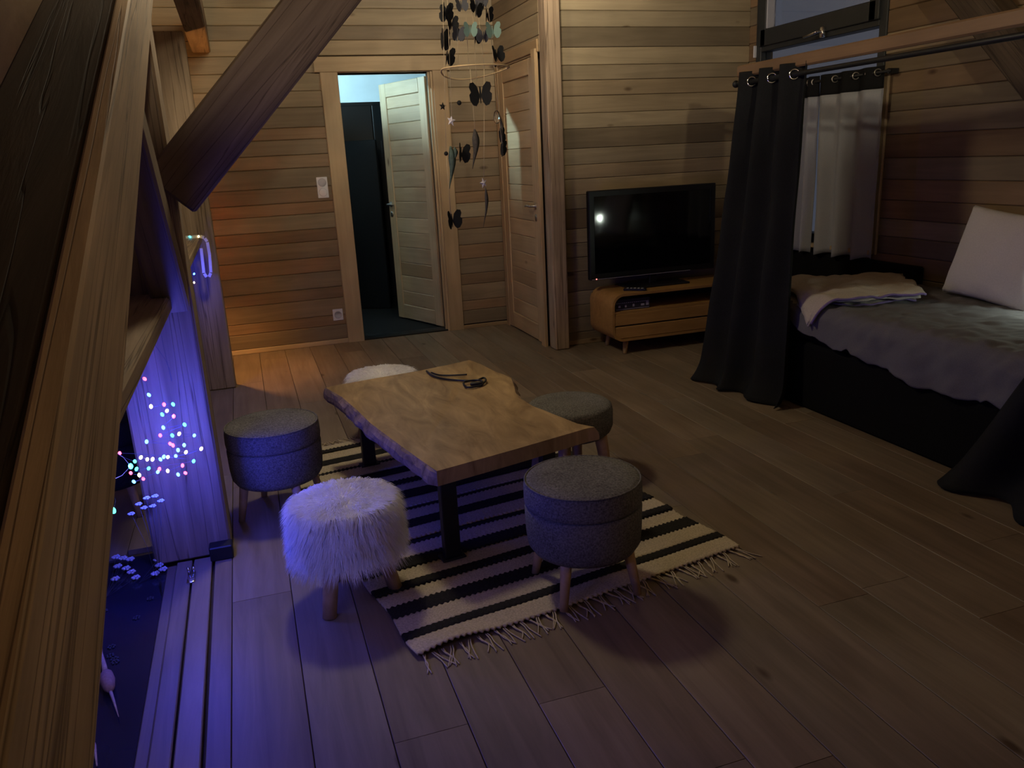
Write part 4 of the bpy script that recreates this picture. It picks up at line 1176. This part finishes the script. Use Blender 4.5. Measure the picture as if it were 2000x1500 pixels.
# ------------------------------------------------------------------ fairy lights
LEDS = [(-0.386, 2.732, 0.832, 'c'), (-0.386, 2.753, 0.768, 'w'), (-0.377, 2.832, 0.737, 'r'), (-0.369, 2.802, 0.688, 'b'), (-0.36, 2.733, 0.666, 'w'), (-0.326, 2.781, 0.654, 'r'), (-0.299, 2.787, 0.649, 'c'), (-0.316, 2.742, 0.642, 'w'), (-0.342, 2.823, 0.609, 'c'), (-0.298, 2.736, 0.622, 'r'), (-0.34, 2.775, 0.577, 'b'), (-0.275, 2.792, 0.572, 'c'), (-0.354, 2.78, 0.55, 'r'), (-0.32, 2.802, 0.537, 'g'), (-0.3, 2.823, 0.533, 'w'), (-0.256, 2.854, 0.51, 'b'), (-0.396, 2.76, 0.541, 'b'), (-0.332, 2.811, 0.506, 'r'), (-0.325, 2.817, 0.497, 'r'), (-0.284, 2.761, 0.51, 'b'), (-0.301, 2.72, 0.509, 'b'), (-0.292, 2.856, 0.453, 'w'), (-0.233, 2.762, 0.488, 'w'), (-0.316, 2.764, 0.475, 'b'), (-0.497, 2.845, 0.488, 'r'), (-0.449, 2.802, 0.465, 'g'), (-0.426, 2.786, 0.481, 'w'), (-0.414, 2.828, 0.457, 'w'), (-0.383, 2.724, 0.489, 'w'), (-0.372, 2.819, 0.453, 'b'), (-0.354, 2.772, 0.476, 'b'), (-0.337, 2.733, 0.486, 'w'), (-0.268, 2.812, 0.431, 'c'), (-0.456, 2.85, 0.421, 'g'), (-0.403, 2.749, 0.451, 'g'), (-0.469, 2.808, 0.424, 'r'), (-0.437, 2.762, 0.428, 'w'), (-0.437, 2.824, 0.391, 'r'), (-0.467, 2.821, 0.387, 'b'), (-0.378, 2.751, 0.433, 'b'), (-0.383, 2.836, 0.413, 'r'), (-0.355, 2.812, 0.41, 'w'), (-0.306, 2.816, 0.42, 'r'), (-0.327, 2.835, 0.383, 'b'), (-0.297, 2.78, 0.404, 'r')]
bulb_me = {}
def led_mesh(k_):
    if k_ not in bulb_me:
        bulb_me[k_] = MB().sphere((0, 0, 0), 0.0055, 8, 6, (1, 1, 1.35)).mesh('bulb', LEDM[k_], True)
    return bulb_me[k_]
def led_light(parent, loc, p, c=(0.035, 0.055, 1.0), r=0.03):
    ld = bpy.data.lights.new('led_glow', 'POINT'); ld.energy = p; ld.color = c; ld.shadow_soft_size = r
    o = bpy.data.objects.new('led_glow', ld); col.objects.link(o); o.location = loc; o.parent = parent
def fairy(label, pts, base, extra=()):
    t = thing('fairy_lights', label, 'string lights', base)
    bv = Vector(base)
    path = [Vector(p[:3]) - bv for p in list(extra) + pts]
    MB().tube(smooth_path(path, 3), 0.0006, 4).build('wire', M['wire'], t)
    for p in pts:
        place('bulb', led_mesh(p[3]), t, Vector(p[:3]) - bv, (rng.uniform(-0.6, 0.6), rng.uniform(-0.6, 0.6), 0))
    return t
f1 = fairy('tangled multicoloured fairy lights hanging in front of the violet-lit post', LEDS, (-0.36, 2.78, 0.38), [(-0.30, 2.80, 0.95), (-0.30, 2.81, 0.85), (-0.295, 2.82, 0.72), (-0.30, 2.8, 0.8), (-0.37, 2.75, 0.945)])
for (x, y, z) in ((-0.31, 2.72, 0.63), (-0.42, 2.66, 0.46), (-0.30, 2.70, 0.45)):
    led_light(f1, (x + 0.36, y - 2.78, z - 0.38), P_LED)
# the string goes on along the ledge
g = random.Random(8)
pts2 = []
for i in range(22):
    pts2.append((-0.40 + 0.07 * math.sin(i * 1.7), 2.05 - i * 0.055, 0.80 - 0.10 * abs(math.sin(i * 0.9)), 'bcbrwgbb'[i % 8]))
f2 = fairy('multicoloured fairy lights strung along underneath the thick timber ledge', pts2, (-0.40, 1.5, 0.70), [(-0.38, 2.12, 0.945)])
for (x, y, z) in ((-0.38, 1.95, 0.72), (-0.38, 1.35, 0.72)):
    led_light(f2, (x + 0.40, y - 1.5, z - 0.70), P_LED_RAIL, (0.20, 0.19, 1.0), 0.05)
pts3 = [(-0.311, 5.28, 1.015, 'c'), (-0.262, 5.28, 1.013, 'w'), (-0.321, 5.28, 0.79, 'b'), (-0.329, 5.28, 0.737, 'w'), (-0.40, 5.1, 0.70, 'b'), (-0.36, 4.9, 0.66, 'b'), (-0.34, 4.75, 0.75, 'c'), (-0.42, 4.6, 0.80, 'b')]
f3 = fairy('short run of fairy lights over the ledge before the cracked post', pts3, (-0.33, 5.0, 0.66), [(-0.34, 5.25, 1.006)])
led_light(f3, (-0.01, 0.12, 0.12), 3.0, r=0.04)
# pale ribbon over the ledge
rb = MB()
def rbs(pts_, w, t_):
    for i in range(len(pts_) - 1):
        (x0, z0), (x1, z1) = pts_[i], pts_[i + 1]
        d = Vector((x1 - x0, z1 - z0)).normalized(); n_ = Vector((-d.y, d.x)) * t_
        rb.add([(x0, y, z0) for y in (-w, w)] + [(x1, y, z1) for y in (w, -w)] + [(x0 + n_.x, y, z0 + n_.y) for y in (-w, w)] + [(x1 + n_.x, y, z1 + n_.y) for y in (w, -w)],
               [(0, 1, 2, 3), (7, 6, 5, 4), (0, 4, 5, 1), (1, 5, 6, 2), (2, 6, 7, 3), (3, 7, 4, 0)])
rbs([(-0.34, 1.004), (-0.258, 1.004), (-0.236, 0.995), (-0.226, 0.975), (-0.224, 0.90), (-0.232, 0.79), (-0.245, 0.768), (-0.256, 0.79), (-0.25, 0.94)], 0.018, 0.017)
rbo = rb.build('ribbon', M['ribbon'], None, False, (0, 5.30, 0))
tag(rbo, 'pale ribbon looped over the ledge in front of the cracked post', 'ribbon')

# ------------------------------------------------------------------ dried flowers by the hatch
def sprig(name, label, base, heads, rdot, tip):
    t = thing(name, label, 'dried flower', base)
    bv = Vector(base)
    for h in heads:
        hv = Vector(h) - bv
        MB().tube([(0, 0, 0.001), (hv.x * 0.5 + 0.006, hv.y * 0.5, hv.z * 0.62), tuple(hv)], 0.0006, 4).build('stem', M['paper_grey'], t, True)
        m = MB()
        for i in range(7):
            a = i * 2 * math.pi / 6
            d = Vector((math.cos(a), math.sin(a), 0.1 * math.sin(a * 2))) * (rdot * 1.9) if i < 6 else Vector((0, 0, 0.003))
            m.sphere(hv + d, rdot, 7, 5, (1, 1, 0.8))
        m.build('flower_head', M['dry_white'], t, True)
    return t
g = random.Random(21)
sprig('dried_sprig', 'sprig of dried white blossoms against the violet-lit post foot', (-0.43, 2.70, 0.0),
      [(-0.452, 2.74, 0.335), (-0.425, 2.74, 0.352), (-0.400, 2.75, 0.350), (-0.440, 2.75, 0.315), (-0.412, 2.745, 0.318), (-0.385, 2.75, 0.33), (-0.480, 2.74, 0.305)], 0.0042, 0.0)
sprig('dried_sprig', 'sprig of dried white blossoms lying at the hatch board edge', (-0.52, 2.86, -0.0115),
      [(-0.445, 2.985, 0.03), (-0.462, 2.965, 0.02), (-0.455, 2.93, 0.012), (-0.44, 2.90, 0.008), (-0.465, 2.88, 0.006)], 0.0055, 0.0)
sprig('dried_sprig', 'sprig of dried white blossoms lying at the far hatch edge', (-0.62, 2.80, -0.0115),
      [(-0.61, 3.03, 0.03), (-0.585, 3.02, 0.025), (-0.56, 3.01, 0.02), (-0.60, 2.98, 0.015), (-0.57, 2.96, 0.01), (-0.55, 2.93, 0.006), (-0.60, 2.90, 0.005), (-0.53, 2.88, 0.005)], 0.0055, 0.0)
for i in range(9):
    x, y = g.uniform(-0.64, -0.47), g.uniform(2.35, 2.86)
    m = MB()
    for j in range(6):
        a = j * math.pi / 3
        m.sphere((0.009 * math.cos(a), 0.009 * math.sin(a), 0.0025), 0.0042, 6, 4, (1, 1, 0.5))
    m.sphere((0, 0, 0.002), 0.003, 6, 4)
    o = m.build('fallen_blossom', M['paper_grey'], None, True, (x, y, -0.0118), (0, 0, g.uniform(0, 3)))
    tag(o, 'faded fallen blossom lying flat on the dark hatch glass', 'dried flower', 'fallen blossoms on the hatch glass')
pod = thing('dried_pod', 'dried seed pod with ribbed stalk lying over the dark hatch', 'dried flower', (-0.53, 2.24, 0.0))
def PP(x, y, z): return (x + 0.53, y - 2.24, z)
MB().tube([PP(-0.585, 2.47, 0.006), PP(-0.575, 2.40, 0.010), PP(-0.558, 2.33, 0.013), PP(-0.548, 2.285, 0.013)], [0.002, 0.004, 0.0065, 0.008], 8).build('stalk', M['dry_stem'], pod, True)
MB().tube([PP(-0.547, 2.284, 0.013), PP(-0.543, 2.27, 0.013), PP(-0.535, 2.235, 0.015), PP(-0.526, 2.20, 0.013), PP(-0.522, 2.185, 0.01)], [0.010, 0.017, 0.020, 0.015, 0.006], 12).build('pod', M['dry_pod'], pod, True)
MB().tube([PP(-0.522, 2.186, 0.009), PP(-0.508, 2.14, 0.006), PP(-0.488, 2.07, 0.002)], [0.005, 0.0035, 0.001], 6).build('tail', M['dry_stem'], pod, True)
for i, (a, b_) in enumerate((((-0.56, 2.06, -0.006), (-0.518, 1.90, -0.007)), ((-0.58, 1.98, -0.006), (-0.556, 1.885, -0.007)))):
    o = MB().tube([a, tuple((Vector(a) + Vector(b_)) / 2 + Vector((0.004, 0, 0.002))), b_], [0.002, 0.0045, 0.002], 6).build('dried_stalk', M['dry_stem'], None, True)
    tag(o, ('long loose dried stalk lying on the dark hatch glass', 'short loose dried stalk at the hatch corner')[i], 'dried flower')

# ------------------------------------------------------------------ lamps of the room and an added spot
# warm lamp standing in the corner bay behind the cracked post
cl = thing('corner_lamp', 'small warm lamp standing hidden in the corner bay behind post', 'lamp', (-0.36, 5.83, 0))
MB().lathe([(0.07, 0), (0.07, 0.012), (0.012, 0.02), (0.009, 0.89), (0.012, 0.912)], 24).build('stand', M['black_steel'], cl, True)
emissive_bulb('bulb', (1.0, 0.46, 0.13), P_CORNER, 0.03, cl, (0, 0, 0.945))
def cone_shade(mat):
    mb = MB(); n_ = 36; pr_ = [(0.105, 0.845), (0.058, 1.045), (0.055, 1.045), (0.102, 0.845)]
    vs_ = [(r * math.cos(2 * math.pi * i / n_), r * math.sin(2 * math.pi * i / n_), z) for r, z in pr_ for i in range(n_)]
    mb.add(vs_, [(k_ * n_ + i, k_ * n_ + (i + 1) % n_, ((k_ + 1) % 4) * n_ + (i + 1) % n_, ((k_ + 1) % 4) * n_ + i) for k_ in range(4) for i in range(n_)])
    return mb.build('shade', mat, cl, True)
cone_shade(M['shade'])
# unseen partition, added to cut the light of two globe lamps behind the viewer
struct(MB().box(XL + 0.2, XR - 0.9, -1.10, -1.0, 0, 2.17).build('wall_light_cut', M['wall_core']))
for (x, lb) in ((-0.60, 'globe lamp on the rear wall above the eaves end of the partition'), (0.35, 'globe lamp on the rear wall above the middle of the partition')):
    ll = thing('wall_lamp', lb, 'lamp', (x, -2.35, 2.36))
    emissive_bulb('globe', (1.0, 0.87, 0.62), P_STAIR, 0.06, ll, (0, 0, 0))
    MB().tube([(0, -0.245, 0), (0, -0.06, 0)], 0.008, 8).build('arm', M['steel'], ll)
# pendant over the table end of the room
pnd = thing('globe_pendant', 'globe pendant hanging from a long cord over the room', 'lamp', (0.27, 3.75, 2.60))
emissive_bulb('globe', (1.0, 0.87, 0.61), P_PENDANT, 0.16, pnd, (0, 0, 0))
MB().tube([(0, 0, 0.155), (0, 0, 1.98)], 0.004, 6).build('cord', M['black_steel'], pnd)
# added unseen spot under the tie beam, brightening the boarded corner
sp = thing('spotlight', 'unseen can spotlight added under the high tie beam to brighten the corner', 'lamp', (1.72, 4.40, 2.86))
sd = Vector((0.28, 1.0, -0.12)).normalized()
ld = bpy.data.lights.new('added_spot_beam', 'SPOT'); ld.energy = P_ADDED_SPOT; ld.color = (1.0, 0.88, 0.67); ld.spot_size = math.radians(122); ld.spot_blend = 0.8; ld.shadow_soft_size = 0.05
lo = bpy.data.objects.new('added_spot_beam', ld); col.objects.link(lo); lo.parent = sp
lo.location = sd * 0.06; lo.rotation_euler = sd.to_track_quat('-Z', 'Y').to_euler()
MB().tube([tuple(-sd * 0.10), tuple(sd * 0.0), tuple(sd * 0.035)], [0.045, 0.05, 0.05], 18).build('can', M['black_steel'], sp, True)
MB().tube([tuple(-sd * 0.05), (0, 0.08, 0.2), (0, 0.08, 0.40)], 0.008, 8).build('stem', M['black_steel'], sp, True)
# small lamp lying on the bed beside the pillow
rl = thing('bed_lamp', 'small cool white lamp standing on the duvet beside the pillow', 'lamp', (3.54, 2.62, 0.572))
emissive_bulb('bulb', (0.86, 1.0, 0.84), P_BED, 0.03, rl, (0, 0, 0.15))
MB().lathe([(0.04, 0), (0.04, 0.012), (0.012, 0.018), (0.012, 0.122)], 20).build('base', M['white_plastic'], rl, True)
